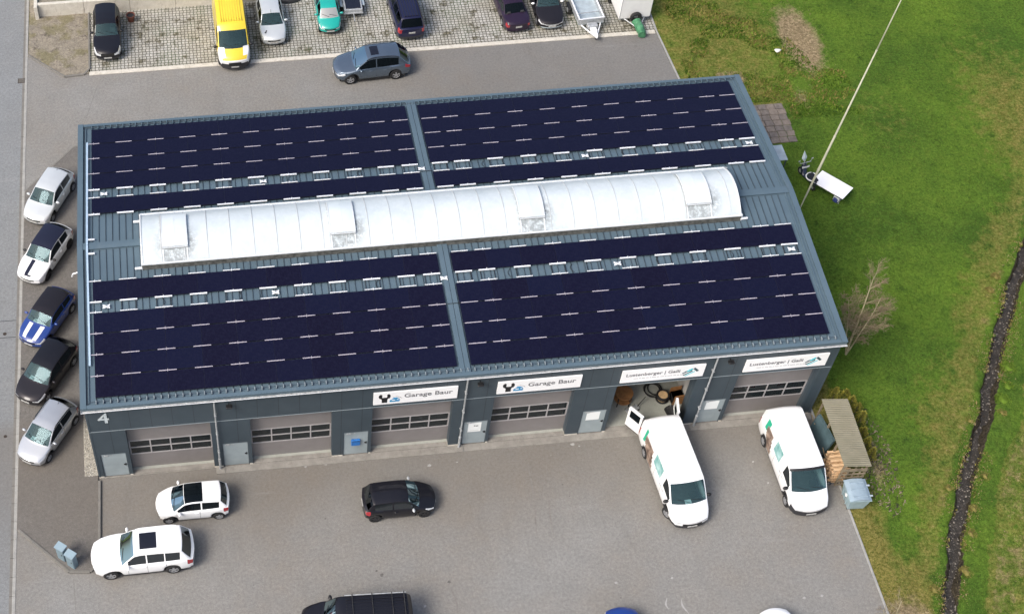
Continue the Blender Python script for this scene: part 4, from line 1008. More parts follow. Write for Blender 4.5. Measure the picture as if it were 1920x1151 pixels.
def torus(mb, c, Rr, r, mt, ax='Z', n=20, m=8):
    V = []
    for i in range(n):
        a = 2*PI*i/n
        for j in range(m):
            b = 2*PI*j/m; q = Vector(((Rr+r*math.cos(b))*math.cos(a), (Rr+r*math.cos(b))*math.sin(a), r*math.sin(b)))
            if ax == 'X': q = Vector((q.z, q.x, q.y))
            if ax == 'Y': q = Vector((q.x, q.z, q.y))
            V.append(Vector(c)+q)
    mb.add(V, [(i*m+j, ((i+1)%n)*m+j, ((i+1)%n)*m+(j+1)%m, i*m+(j+1)%m) for i in range(n) for j in range(m)], mt)
mb = MB(); torus(mb, (0,0,.45), .30, .045, M['black']); torus(mb, (0,0,.1), .30, .045, M['black']); mb.build('flange', t)
mb = MB(); mb.cyl((0,0,.1), (0,0,.45), .24, wd1); torus(mb, (0,0,.3), .28, .05, M['black']); mb.build('core', t)
x, y = G2(1225, 728, 0.3)
mb = MB(); torus(mb, (0,0,.05), .42, .03, M['black']); torus(mb, (.1,.05,.11), .36, .03, M['black']); torus(mb, (-.08,.0,.16), .40, .025, M['black'])
o = mb.build('hose_coil', loc=(x,y,.07)); tag(o, 'black hose coiled on the workshop floor beside the drum', 'hose')
x, y = G2(1272, 735, 0.8)
t = thing('wooden_crate', 'orange brown wooden crate at the rear right of the open bay', 'crate', (x, y, .07), .1)
mb = MB()
for q_ in (-.3, .27):
    mb = MB(); mb.box(-.3, .3, q_, q_+.03, .05, .82, wd2); mb.build('side_board', t); mb = MB(); mb.box(-.3,.3,-.27,.27,.0,.04,wd2); mb.box(-.28,.28,-.26,.26,.04,.5,M['dark']); mb.build('base', t)
x, y = G2(1275, 775, 0.9)
t = thing('compressor', 'black wheeled machine just inside the open bay by its right pier', 'machine', (x, y+.2, .07), .2)
mb = MB(); mb.cyl((-.25,-.5,.45), (-.25,.5,.45), .25, M['black'], n=16); mb.bbox(-.45,-.05,-.3,.3,.66,1.0,M['dark'],.03); mb.build('tank', t)
mb = MB(); torus(mb, (-.25,.3,.72), .12, .03, M['galv'], 'X'); mb.cyl((-.25,-.5,.2),(-.25,-.75,.95),.02,M['galv']); mb.build('pull_handle', t)
x, y = G2(1187, 762, 0.4)
t = thing('floor_jack', 'grey trolley jack on the workshop floor beside the open van door', 'jack', (x, y, .07), .4)
mb = MB(); mb.bbox(-.35,.35,-.15,.15,.04,.16,M['galv'],.02); mb.cyl((.3,0,.14),(.7,0,.7),.02,M['black']); mb.build('frame', t)
mb = MB(); 
for sx in (-.28,.28): mb.cyl((sx,-.19,.05),(sx,.19,.05),.05,M['black'])
mb.build('wheel', t)
# behind the first door: blue and yellow machine; behind the last: shelf with parts
t = thing('stacked_machine', 'blue and yellow machine showing through the first garage door window', 'machine', (5.0, 1.02, .07))
mb = MB(); mb.bbox(-.9,-.1,-.5,.4,0,1.7,mat('machine_blue',(0.02,0.12,0.36),.5),.03); mb.build('blue_housing', t); mb = MB(); mb.bbox(-.05,.5,-.5,.4,0,1.75,mat('machine_yellow',(0.50,0.30,0.05),.6),.03); mb.build('yellow_housing', t)
mb = MB(); mb.bbox(-.7,-.3,-.55,-.2,1.7,1.9,M['white'],.02); mb.build('control_box', t)
t = thing('parts_shelf', 'cluttered parts shelf showing through the last garage door window', 'shelf', (33.4, 0.95, .07))
mb = MB()
for zz in (.5, 1.1, 1.7): mb.box(-1.3,1.6,-.3,.3,zz,zz+.04,M['galv'])
for xx in (-1.3,.1,1.55): mb.box(xx,xx+.05,-.3,.3,0,1.9,M['galv'])
mb.build('rack_frame', t); mb = MB(); cl = [M['white'], M['galv'], wd1, M['black'], mat('rag_red',(0.25,0.05,0.03)), M['galv_blue']]
for i in range(38):
    xx = random.uniform(-1.2,1.4); zz = random.choice((.54,1.14,1.74)); s_ = random.uniform(.08,.2); mb.bbox(xx,xx+s_,-.25,-.25+s_*1.5,zz,zz+s_,random.choice(cl),.01)
mb.build('boxed_parts', t)['kind'] = 'stuff'

# ------------------------------------------------------------------ vehicles
def prof(pts, s, sm=0.0):
    xs = [p[0] for p in pts]; zs = [p[1] for p in pts]
    if sm <= 0: return float(np.interp(s, xs, zs))
    return float(np.mean([np.interp(min(max(s+o, xs[0]), xs[-1]), xs, zs) for o in np.linspace(-sm, sm, 5)]))
TL = [0, .10, .24, .42, .60, .78, .92, 1.0]; TF = [.90, .965, .992, 1.0, 1.0, .988, .965, .925]
def car_mesh(P):
    L, Wd = P['L'], P['W']; hw = Wd/2; r = P['r']; z0 = P.get('z0', .22)
    ax = [P['fo'], P['fo']+P['wb']]; ra = r+0.055
    ws, rw, sws = P['ws'], P['rw'], P['sw']
    st = set(np.round(np.arange(0, L+.001, 0.10), 4)) | {0.0, L, .03, L-.03}
    for a in (*ws, *rw): st |= {a}
    for a, b in sws: st |= {a, b}
    if P.get('sun'): st |= set(P['sun'][:2])
    for q in P.get('seams', []): st |= {q, q+.014}
    for c in ax:
        for k in (1, .985, .93, .82, .66, .45, .22, 0): st |= {c-ra*k, c+ra*k}
    st = sorted(x for x in st if 0 <= x <= L)
    keep = [st[0]]
    hard = {0.0, L, *ws, *rw} | {v for p in sws for v in p} | {q for q in P.get('seams', [])} | {q+.014 for q in P.get('seams', [])}
    for x in st[1:]:
        if x-keep[-1] < .011:
            if x in hard: keep[-1] = x
            continue
        keep.append(x)
    st = keep
    plan = P.get('plan', [(0, .80), (.10, .88), (.30, .95), (.7, .99), (1.1, 1), (L-1.0, 1), (L-.5, .985), (L-.15, .94), (L, .87)])
    bF, bR = P.get('bow', (.28, .14)); tum = P.get('tum', .29)
    def ring(s):
        w = hw*prof(plan, s, .05); zt = prof(P['top'], s, .035); zsh = min(prof(P['sh'], s, .1), zt-.03)
        zb = z0+(P.get('lip', .08) if (s < .12 or s > L-.12) else 0)
        for c in ax:
            if abs(s-c) < ra: zb = max(zb, r+math.sqrt(max(0, ra*ra-(s-c)**2)))
        yk = P.get('yb', .915)
        pts = [(w*(f if t < .9 else f+(yk-.885)*(t-.8)*2.5), zb+(zsh-zb)*t) for t, f in zip(TL, TF)]
        h = zt-zsh; crown = min(P.get('crown', .06), h*.7); hs = h-crown; yb = w*yk
        for t in (.07, .5, .90, 1.0): pts.append((yb-tum*hs*t-.02*t*t, zsh+.012+(hs-.012)*t))
        y6 = pts[-1][0]
        for q in (.945, .62, .30, 0.0): pts.append((y6*q, zt-crown*q*q*.9))
        return pts
    rings = [ring(s) for s in st]
    def deform(s, y, z):
        f = max(0.0, 1-s/(.50*L)); b = max(0.0, 1-(L-s)/(.40*L)); q = (y/hw)**2
        return (L/2-s-bF*q*f+bR*q*b, y, z)
    groups = {}
    def key(s, y, z, j, side, cap):
        k = P['key'](s, y, z, j, side, cap) if P.get('key') else None
        if k: return k
        if cap == 0:
            if ws[0] < s < ws[1] and j >= 12: return 'windscreen'
            if rw[0] < s < rw[1] and j >= 12: return 'rear_window'
            if j in (8, 9):
                for q, (a, b) in enumerate(sws):
                    if a < s < b: return 'side_window|%d%d' % (q, side)
            if P.get('sun') and P['sun'][0] < s < P['sun'][1] and j >= P.get('sunj', 13): return 'sunroof'
            if P.get('roofmat') and ws[1] < s < rw[0] and j >= 11: return 'roof_panel'
            if s < P.get('hl', .42) and j in P.get('hlj', (5, 6)) and s > .0: return 'headlight|%d' % side
            if s > L-P.get('tl', .22) and j in P.get('tlj', (4, 5, 6)): return 'taillight|%d' % side
            if j == 0 and P.get('clad'): return 'cladding'
        if cap == 1:
            if j in P.get('hlj', (5, 6)) and abs(y) > .55*hw: return 'headlight|%d' % side
            if j in P.get('grj', (4, 5)) and abs(y) < .5*hw: return 'grille'
            if j in (0, 1) : return 'lower_bumper'
        if cap == 2:
            if j in P.get('tlj', (4, 5, 6)) and abs(y) > .66*hw: return 'taillight|%d' % side
            if j in (0, 1): return 'lower_bumper'
        return 'body'
    def put(k, quad, seam=False):
        g_ = groups.setdefault(k, ([], [], {}, [])); ids = []
        for q in quad:
            kk = tuple(round(c, 5) for c in q)
            if kk not in g_[2]: g_[2][kk] = len(g_[0]); g_[0].append(q)
            ids.append(g_[2][kk])
        u = []
        for i in ids:
            if i not in u: u.append(i)
        if len(u) >= 3: g_[1].append(u); g_[3].append(1 if seam else 0)
    NR = len(rings[0])
    for i in range(len(st)-1):
        sm_ = (st[i]+st[i+1])/2; seam = any(abs(st[i]-q) < 1e-4 for q in P.get('seams', []))
        for j in range(NR-1):
            a, b, c, d = rings[i][j], rings[i+1][j], rings[i+1][j+1], rings[i][j+1]
            ym = (a[0]+c[0])/2; zm = (a[1]+c[1])/2
            for side in (1, -1):
                k = key(sm_, ym*side, zm, j, side, 0)
                qd = [deform(st[i], side*a[0], a[1]), deform(st[i+1], side*b[0], b[1]), deform(st[i+1], side*c[0], c[1]), deform(st[i], side*d[0], d[1])]
                if side > 0: qd = qd[::-1]
                put(k, qd, seam and 1 <= j <= 6 and k == 'body')
    K = 10
    for cap, i in ((1, 0), (2, len(st)-1)):
        s = st[i]
        for j in range(NR-1):
            (ya, za), (yb_, zb_) = rings[i][j], rings[i][j+1]
            for k_ in range(K):
                t0, t1 = 1-2*k_/K, 1-2*(k_+1)/K; ym = (ya+yb_)/2*(t0+t1)/2
                k = key(s, ym, (za+zb_)/2, j, 1 if ym > 0 else -1, cap)
                qd = [deform(s, ya*t0, za), deform(s, ya*t1, za), deform(s, yb_*t1, zb_), deform(s, yb_*t0, zb_)]
                if cap == 1: qd = qd[::-1]
                put(k, qd)
    return groups, deform, ring
def wheel_parts(root, r, wd, y, x, rimmat, steer=0.0, hub=None):
    sgn = 1 if y > 0 else -1
    w_ = MB(); n = 22; pr = [(r*.62, .0), (r*.93, .008), (r, .03), (r, wd-.03), (r*.93, wd)]
    V = []
    for rr, d in pr: V += [(rr*math.cos(2*PI*i/n), -sgn*d, rr*math.sin(2*PI*i/n)) for i in range(n)]
    m_ = len(pr); F = [(j*n+i, j*n+(i+1)%n, (j+1)*n+(i+1)%n, (j+1)*n+i) for j in range(m_-1) for i in range(n)]; F.append(tuple((m_-1)*n+i for i in range(n)))
    w_.add(V, F, M['tyre']); o = w_.build('wheel', root, smooth=True, angle=40, loc=(x, y, r)); o.rotation_euler = (0, 0, steer)
    k = MB(); rr = r*.66
    V = [(rr*math.cos(2*PI*i/n), -sgn*.004, rr*math.sin(2*PI*i/n)) for i in range(n)]+[(rr*.88*math.cos(2*PI*i/n), -sgn*.012, rr*.88*math.sin(2*PI*i/n)) for i in range(n)]+[(rr*.88*math.cos(2*PI*i/n), -sgn*.07, rr*.88*math.sin(2*PI*i/n)) for i in range(n)]
    k.add(V, [(i, (i+1)%n, n+(i+1)%n, n+i) for i in range(n)]+[(n+i, n+(i+1)%n, 2*n+(i+1)%n, 2*n+i) for i in range(n)], rimmat); k.add(V[2*n:], [tuple(range(n))], M['tyre'])
    for i in range(5):
        a = 2*PI*i/5+.3; c, s_ = math.cos(a), math.sin(a); u = Vector((c,0,s_)); v = Vector((-s_,0,c)); yo = Vector((0,-sgn*.012,0)); yi = Vector((0,-sgn*.03,0))
        k.add([v*.032*r/.3+yo, u*rr*.9+v*.045*r/.3+yo, u*rr*.9-v*.045*r/.3+yo, -v*.032*r/.3+yo, v*.03+yi, u*rr*.9+v*.04+yi, u*rr*.9-v*.04+yi, -v*.03+yi], [(0,1,2,3),(4,5,1,0),(7,6,2,3)], rimmat)
    k.cyl((0,-sgn*.03,0), (0,-sgn*.006,0), rr*.22, rimmat, n=10)
    k.build('rim', o)
LOFTMAT = {'windscreen': 'glass', 'rear_window': 'glass_dark', 'side_window': 'glass_dark', 'sunroof': 'sunroof', 'headlight': 'lamp', 'taillight': 'tail', 'grille': 'black', 'lower_bumper': 'clad', 'cladding': 'clad'}
M['sunroof'] = mat('sunroof_glass', (0.008,0.008,0.014), 0.12, coat=0.5)
M['clad'] = mat('grey_black_cladding', (0.030,0.030,0.034), 0.6)
def car(name, label, cat, P, x, y, heading, group=None, z=0.0):
    root = thing(name, label, cat, (x, y, z), R(heading), group)
    L, Wd, r = P['L'], P['W'], P['r']
    groups, deform, ring = car_mesh(P)
    pm_ = P['paint']
    for k, (V, F, _, seam) in groups.items():
        nm = k.split('|')[0]; me = bpy.data.meshes.new(nm); me.from_pydata([tuple(v) for v in V], [], F)
        if nm == 'body': mt = pm_
        elif nm == 'roof_panel': mt = P['roofmat']
        elif nm in P.get('mats', {}): mt = P['mats'][nm]
        elif nm in LOFTMAT: mt = M[LOFTMAT[nm]]
        else: mt = P['extra'][nm]
        me.materials.append(mt)
        if nm == 'body': me.materials.append(M['black']); me.polygons.foreach_set('material_index', seam)
        me.polygons.foreach_set('use_smooth', [True]*len(F)); me.set_sharp_from_angle(angle=R(38)); me.update()
        o = bpy.data.objects.new(nm, me); C.objects.link(o); o.parent = root
    hw = Wd/2; zsh = prof(P['sh'], P['ws'][0]); cx = lambda s: L/2-s
    # underbody fills the wheel wells
    mb = MB(); mb.box(cx(L-.25), cx(.30), -hw+.24, hw-.24, .17, prof(P['sh'], .5)-.12, M['dark']); mb.box(cx(L-.4), cx(P['fo']+r+.1), -hw+.07, hw-.07, .20, .34, M['dark'])
    mb.build('underbody', root)
    # wheels
    for q, s in enumerate((P['fo'], P['fo']+P['wb'])):
        for sd_ in (1, -1):
            wheel_parts(root, r, .20, sd_*(hw-.015), cx(s), P.get('rim', M['rim']), P.get('steer', 0) if q == 0 else 0)
    # cabin
    c0 = P['ws'][0]; c1 = P.get('cab', P['rw'][1]); zf = .42
    mb = MB(); mb.box(cx(c1-.15), cx(c0+.25), -hw+.16, hw-.16, zf-.05, zf, M['dark']); mb.box(cx(c0+.42), cx(c0-.02), -hw+.17, hw-.17, zsh-.22, zsh-.05, M['dash']); mb.cyl((cx(c0+.62), .36, zsh-.05), (cx(c0+.60), .36, zsh-.03), .18, M['black'], n=14)
    if P.get('note'):
        sx, sy, w_, h_ = P['note']; mb.add([(cx(c0+sx), sy, zsh-.03), (cx(c0+sx), sy+w_, zsh-.03), (cx(c0+sx+h_), sy+w_, zsh-.0), (cx(c0+sx+h_), sy, zsh-.0)], [(0,1,2,3)], M['paper'])
    mb.build('dashboard', root)
    rows = P.get('seats', [c0+1.15, c0+1.95])
    for q, s in enumerate(rows):
        ys = ((.18, .68), (-.68, -.18)) if q == 0 else ((-.68, .68),)
        for ya, yb_ in ys:
            k_ = min(1, (hw-.14)/.70); mb = MB(); ya *= k_; yb_ *= k_
            mb.bbox(cx(s+.10), cx(s-.42), ya, yb_, zf, .66, M['seat'], .05); mb.bbox(cx(s+.22), cx(s+.06), ya+.02, yb_-.02, .55, 1.10*P['H']/1.5, M['seat'], .06)
            for yy in ([(ya+yb_)/2] if q == 0 else [ya+.25, yb_-.25]): mb.bbox(cx(s+.20), cx(s+.11), yy-.12, yy+.12, 1.10*P['H']/1.5, 1.24*P['H']/1.5, M['seat'], .04)
            mb.build('seat', root)
    # mirrors, plates, handles, wipers
    ms = c0+P.get('mo', .30)
    for sd_ in (1, -1):
        w0 = hw*.93; mb = MB(); zz = prof(P['sh'], ms)+.07; X_ = cx(ms)-(0.28*.8)*max(0, 1-ms/(.5*L)); n = 10; V = []
        sc = P.get('ms', 1.0)
        for j in range(6):
            t = -1+2*j/5; rr = math.sqrt(max(.12, 1-t*t*.9))
            V += [(X_+.075*sc*rr*math.cos(2*PI*i/n), sd_*(w0+.13*sc+.11*sc*t), zz+.075*sc*rr*math.sin(2*PI*i/n)) for i in range(n)]
        mb.add(V, [(j*n+i, j*n+(i+1)%n, (j+1)*n+(i+1)%n, (j+1)*n+i) for j in range(5) for i in range(n)]+[tuple(range(n)), tuple(5*n+i for i in range(n))], P.get('mirmat', pm_))
        mb.build('mirror', root, smooth=True, angle=50)
    mb = MB(); 
    for (ya, yb_) in ((.62*hw, .02*hw), (-.02*hw, -.62*hw)):
        p = deform(c0+.05, ya, 0); q = deform(c0+.17, yb_, 0); zc = prof(P['top'], c0+.05)+.015; zd = prof(P['top'], c0+.17)+.02
        mb.cyl((p[0], ya, zc), (q[0], yb_, zd), .012, M['black'], n=4)
    mb.build('wiper', root)
    mb = MB(); mb.box(L/2-.01, L/2+.018, -.24, .24, .41, .49, M['plate']); mb.build('number_plate', root)
    if P.get('rplate', 1): mb = MB(); mb.box(-L/2-.018, -L/2+.01, -.20, .20, P.get('rpz', .62), P.get('rpz', .62)+.11, M['plate']); mb.build('number_plate', root)
    for s, zz in P.get('handles', []):
        for sd_ in (1, -1): mb = MB(); mb.bbox(cx(s+.09), cx(s-.09), sd_*hw-.02, sd_*hw+.022, zz, zz+.035, P.get('hmat', pm_), .01); mb.build('door_handle', root)
    if P.get('rails'):
        for sd_ in (1, -1):
            mb = MB(); a, b = P['rails']; pr = None
            for q in range(9):
                s = a+(b-a)*q/8; rg = ring(s); v = Vector((cx(s), sd_*rg[11][0], rg[11][1]+(.05 if 0 < q < 8 else .0)))
                if pr is not None: mb.cyl(pr, v, .022, P.get('railmat', M['galv']), n=6)
                pr = v
            mb.build('roof_rail', root)
    if P.get('antenna'):
        s = P['antenna']; mb = MB(); zz = prof(P['top'], s); mb.cyl((cx(s), 0, zz-.01), (cx(s+.16), 0, zz+.13), .012, M['black'], .006, 5); mb.build('antenna', root)
    return root
def place_wheel(px, P, heading, side, z=0.0):
    """front wheel contact pixel -> centre of the vehicle; side +1: its left side is the near one"""
    f = Vector(G(*px, z)[:2]); a = R(heading); d = Vector((math.cos(a), math.sin(a))); ln = Vector((-d.y, d.x))
    c = f-d*(P['L']/2-P['fo'])-ln*side*(P['W']/2-.06); return c.x, c.y
def hatch(L=3.8, Wd=1.66, H=1.48, wb=2.46, fo=.74, r=.30, cowl=.95, ct=None, wt=1.75, rr=None, nose=.62, cz=.93, tz=.98, tail=.10, zb=.22, three=False, **k):
    rr = rr or L-.55
    top = [(0, nose), (.06, nose+.07), (.22, nose+.13), (cowl, cz), (wt, H-.07), (wt+.35, H-.012), ((wt+rr)/2, H), (rr, H-.05), (L-tail, tz), (L, tz-.08)]
    sh = [(0, nose-.05), (.35, nose+.10), (cowl, cz-.05), (L*.6, cz-.01), (L-.3, cz+.03), (L, tz-.13)]
    sw = [(cowl+.22, cowl+1.35), (cowl+1.42, rr-.05)] if not three else [(cowl+.22, cowl+1.45), (cowl+1.52, rr-.05)]
    P = dict(L=L, W=Wd, H=H, wb=wb, fo=fo, r=r, top=top, sh=sh, ws=(cowl+.03, wt), rw=(rr+.02, L-tail-.02), sw=sw, seams=[cowl+.12, cowl+1.38], z0=zb, handles=[(cowl+1.22, cz-.16)])
    P.update(k); return P
wh = paint('white_car_paint', (0.86,0.87,0.87)); sil = paint('silver_car_paint', (0.52,0.54,0.56), .55, .32); sil2 = paint('pale_silver_car_paint', (0.66,0.69,0.69), .35, .32)
blk = paint('black_car_paint', (0.010,0.010,0.014)); blk2 = paint('graphite_car_paint', (0.020,0.018,0.022), .3); grey = paint('grey_car_paint_sky_tint', (0.125,0.165,0.215), .6, .25)  # grey suv paint: blue of the reflected sky is put into its base colour
blu_ = paint('bright_blue_car_paint', (0.010,0.042,0.22)); navy = paint('navy_car_paint', (0.012,0.014,0.045)); plum = paint('dark_plum_car_paint', (0.022,0.012,0.030)); teal_ = paint('teal_car_paint', (0.01,0.36,0.30)); yel = paint('yellow_van_paint', (0.78,0.58,0.035))
navroof = paint('dark_navy_roof', (0.014,0.016,0.034)); lampw = M['lamp']

# front yard ---------------------------------------------------------
P = hatch(4.85, 1.93, 1.76, 2.93, .88, .37, cowl=1.35, wt=2.05, rr=4.32, nose=.78, cz=1.10, tz=1.08, tail=.10, sun=(2.35,3.15), rails=(2.2,4.1), paint=wh, tum=.30, hl=.5, tl=.3, seams=[1.62,2.62,3.55], handles=[(2.45,.95),(3.4,.97)], z0=.28, railmat=wh)
P['sw'] = [(1.68,2.60),(2.66,3.48),(3.53,4.25)]; P['seats'] = [2.55, 3.35]
x, y = place_wheel((210,1085), P, 180, 1); car('suv', 'white suv with square dark sunroof at the left end of the yard', 'car', P, x, y, 180.5)
P = hatch(3.56, 1.64, 1.48, 2.42, .58, .29, cowl=.72, wt=1.38, rr=3.16, nose=.66, cz=.95, tz=1.02, tail=.08, paint=wh, three=True, tum=.34)
P['sun'] = (1.40, 2.30); P['sunj'] = 12; P['mats'] = {'sunroof': M['glass_dark'], 'windscreen': M['glass']}
x, y = place_wheel((318,981), P, 180, 1); car('hatchback', 'small white hatchback with a glass roof in front of the first garage door', 'car', P, x, y, 180)
P = hatch(3.56, 1.64, 1.48, 2.40, .62, .30, cowl=.78, wt=1.38, rr=3.15, nose=.66, cz=.95, tz=1.0, paint=blk, rim=M['rim_dark'], hmat=blk); P['mirmat'] = M['galv']
x, y = place_wheel((795,969), P, 0, -1); car('hatchback', 'small black hatchback alone in the middle of the yard', 'car', P, x, y, 0.5)
# parked row along the west wall --------------------------------------
ROW = 'cars parked at a slant along the west wall'
Z = .085
P = hatch(3.88, 1.70, 1.50, 2.51, .78, .30, cowl=.98, wt=1.68, rr=3.35, nose=.68, cz=.97, tz=1.0, paint=sil2, z=0, antenna=3.2, handles=[(2.2,.82)]); P.pop('z')
x, y = place_wheel((100,415), P, -117, 1, Z); car('hatchback', 'pale silver hatchback, northernmost of the cars along the west wall', 'car', P, x, y, -117, ROW, Z)
P = hatch(4.0, 1.70, 1.46, 2.47, .85, .31, cowl=1.15, wt=1.80, rr=3.45, nose=.66, cz=.93, tz=.98, paint=wh, roofmat=navroof, rim=M['rim_dark'], mirmat=M['black'], three=True, hl=.3)
def kf(s, y, z, j, side, cap, L=4.0):
    if cap == 0 and .12 < s < 1.16 and j >= 11 and -.17 < y < .10: return 'bonnet_stripe'
P['key'] = kf; P['extra'] = {'bonnet_stripe': navroof}
x, y = place_wheel((91,524), P, -119, 1, Z); car('hatchback', 'white hatchback with dark roof and a dark bonnet stripe', 'car', P, x, y, -119, ROW, Z)
P = hatch(3.72, 1.68, 1.40, 2.47, .62, .30, cowl=1.05, wt=1.55, rr=3.30, nose=.70, cz=.95, tz=.95, paint=blu_, roofmat=blk2, three=True, note=(.05,-.35,.24,.2), hlj=(5,6,7), hl=.30)
def kf(s, y, z, j, side, cap):
    if cap == 0 and .10 < s < 1.02 and j >= 11 and .30 < abs(y) < .46: return 'bonnet_stripe|%d' % side
P['key'] = kf; P['extra'] = {'bonnet_stripe': M['white']}
x, y = place_wheel((91,648), P, -121, 1, Z); car('hatchback', 'blue hatchback with a black roof and two white bonnet stripes', 'car', P, x, y, -121, ROW, Z)
P = hatch(4.0, 1.74, 1.49, 2.51, .80, .31, cowl=.98, wt=1.72, rr=3.45, nose=.68, cz=.96, tz=1.0, paint=blk2, roofmat=blk, note=(.08,-.40,.24,.2), hl=.5)
x, y = place_wheel((91,751), P, -122, 1, Z); car('hatchback', 'black hatchback between the blue car and the southernmost silver car', 'car', P, x, y, -122, ROW, Z)
P = hatch(3.80, 1.66, 1.47, 2.46, .76, .29, cowl=.88, wt=1.62, rr=3.25, nose=.66, cz=.95, tz=1.0, paint=sil, antenna=3.1, note=(.10,-.38,.24,.2), rails=(1.8,3.2), railmat=M['black'])
x, y = place_wheel((93,864), P, -122.5, 1, Z); car('hatchback', 'silver hatchback, southernmost of the cars along the west wall', 'car', P, x, y, -122.5, ROW, Z)

# vans ------------------------------------------------------------------
vt = paint('van_white_paint', (0.88,0.89,0.89))
prt = mat('brown_photo_print', (0.15,0.085,0.06), 0.45, 0, .6, 4, col2=(0.40,0.30,0.24)); grn = mat('green_leaf_print', (0.01,0.42,0.26), 0.4); tlp = mat('teal_print', (0.16,0.50,0.48), 0.4, 0, .35, 3, col2=(.45,.66,.66))
def van(L=5.35, Wd=1.98, H=1.98, wb=3.45, fo=.93, r=.32, **k):
    top = [(0, .80), (.06, .90), (.25, 1.02), (.78, 1.22), (1.52, H-.12), (1.72, H-.03), (2.2, H), (L-.25, H-.01), (L-.05, H-.10), (L, H-.22)]
    sh = [(0, .74), (.3, .88), (.8, 1.06), (1.6, 1.12), (L, 1.12)]
    P = dict(L=L, W=Wd, H=H, wb=wb, fo=fo, r=r, top=top, sh=sh, ws=(.78, 1.58), rw=(L-.001, L), sw=[(1.02, 1.95)], seams=[.98, 2.02, 3.05], tum=.09, yb=.965, crown=.07, bow=(.30, .05),
             plan=[(0, .80), (.12, .88), (.35, .95), (.8, .99), (1.2, 1), (L-.4, 1), (L, .97)], mats={'windscreen': M['glass']}, mirmat=M['black'], ms=1.2, mo=.25, hl=.48, hlj=(5,6), grj=(3,4), tl=.09, tlj=(3,4,5,6), seats=[2.0], cab=2.3, rplate=0, note=None, handles=[(1.85,.98),(2.2,.98)], hmat=M['galv'])
    P.update(k); return P
def deco(s, y, z, j, side, cap, cuts):
    if cap == 0 and side == -1:
        for nm, a, b, j0, j1, sk in cuts:
            o_ = (j-j0)*sk
            if a+o_ < s < b+o_ and j0 <= j <= j1: return nm
    if cap == 1 and j <= 2: return 'lower_bumper'
    if cap == 0 and s < .52 and j <= 2: return 'lower_bumper'
P = van(L=5.5, wb=3.5, paint=vt, steer=R(24), note=(.12,-.15,.32,.22), extra={'side_print': prt, 'leaf_print': grn, 'teal_print': tlp})
P['key'] = lambda s, y, z, j, side, cap: deco(s, y, z, j, side, cap, [('teal_print', 2.35, 3.35, 7, 9, 0.0), ('side_print', 3.35, 4.45, 2, 8, .05), ('leaf_print', 4.7, 4.95, 5, 9, 0)]) or ('open_rear' if cap == 2 and 3 <= j <= 10 and abs(y) < .80 else None)
P['extra']['open_rear'] = M['dark']
vx, vy, vh = 28.05, -3.22, -86.0
v1 = car('van', 'white van with open rear doors standing at the open workshop bay', 'van', P, vx, vy, vh)
# open rear doors of the first van
def rear_door(root, sd_, ang, L=5.5, H=1.98):
    mb = MB(); Tm = Matrix.Translation((-L/2-.02, sd_*.90, 0)) @ Matrix.Rotation(ang, 4, 'Z')
    # door leaf in local: hinged at origin, extends along -y*sd_ when closed
    w_ = .86
    def bx(y0, y1, z0, z1, x0, x1, mt): 
        ya, yb_ = sorted((-sd_*y0, -sd_*y1)); mb.box(x0, x1, ya, yb_, z0, z1, mt, Tm)
    bx(0, w_, .38, 1.10, -.05, .05, vt); bx(0, .12, 1.10, 1.75, -.05, .05, vt); bx(w_-.12, w_, 1.10, 1.75, -.05, .05, vt); bx(0, w_, 1.75, 1.86, -.06, .06, vt); bx(0.05, w_-.05, .30, .38, -.04, .04, M['clad'])
    o = mb.build('rear_door', root)
    mb = MB(); ya, yb_ = sorted((-sd_*.12, -sd_*(w_-.12))); mb.box(-.012, .012, ya, yb_, 1.10, 1.75, M['glass_dark'], Tm); mb.build('door_window', o)
rear_door(v1, -1, R(122)); rear_door(v1, 1, R(-104))
mb = MB(); mb.bbox(-2.0, -.95, -.42, .42, 1.972, 1.985, vt, .01); mb.build('roof_hatch', v1)
P = van(paint=vt, extra={'side_print': prt, 'leaf_print': grn, 'teal_print': tlp, 'visor_band': M['black']})
P['key'] = lambda s, y, z, j, side, cap: ('visor_band' if cap == 0 and 1.58 < s < 1.70 and j >= 11 else None) or ('lower_bumper' if (cap == 1 and j <= 4 and abs(y) > .35) or (cap == 1 and j <= 3) or (cap == 0 and s < .30 and j <= 4) else None) or deco(s, y, z, j, side, cap, [('teal_print', 2.6, 3.45, 7, 9, 0.0), ('side_print', 3.45, 4.25, 2, 8, .05), ('leaf_print', 4.35, 4.75, 7, 9, 0)])
car('van', 'white van with a black band over the windscreen beside the pallet shelter', 'van', P, 34.05, -3.25, -89)

# rear lot ---------------------------------------------------------------
ZP = .02
P = hatch(4.25, 1.92, 1.80, 2.83, .92, .37, cowl=1.10, wt=1.95, rr=3.98, nose=.78, cz=1.08, tz=1.12, paint=grey, sun=(2.1,2.5), rails=(1.95,3.9), railmat=M['black'], clad=1, z0=.30, note=(.15,.25,.28,.25), tl=.35, tlj=(5,6,7), handles=[(2.2,.93),(3.1,.95)], tum=.36)
P['L'] = 4.72; P['top'] = [(0,.78),(.06,.86),(.25,.95),(1.15,1.10),(2.0,1.66),(2.35,1.73),(3.2,1.74),(4.0,1.66),(4.58,1.15),(4.72,1.0)]; P['sh'] = [(0,.72),(.4,.88),(1.15,1.03),(3.0,1.06),(4.4,1.12),(4.72,.92)]
P['ws'] = (1.18,2.0); P['rw'] = (4.03,4.55); P['sw'] = [(1.42,2.50),(2.57,3.95)]; P['seams'] = [1.38,2.53,3.45]; P['sun'] = (2.25,2.75); P['seats'] = [2.45,3.3]
x, y = place_wheel((655,157), P, 180, 1); car('suv', 'grey suv with sunroof driving past the rear parking bays', 'car', P, x, y, 183.0)
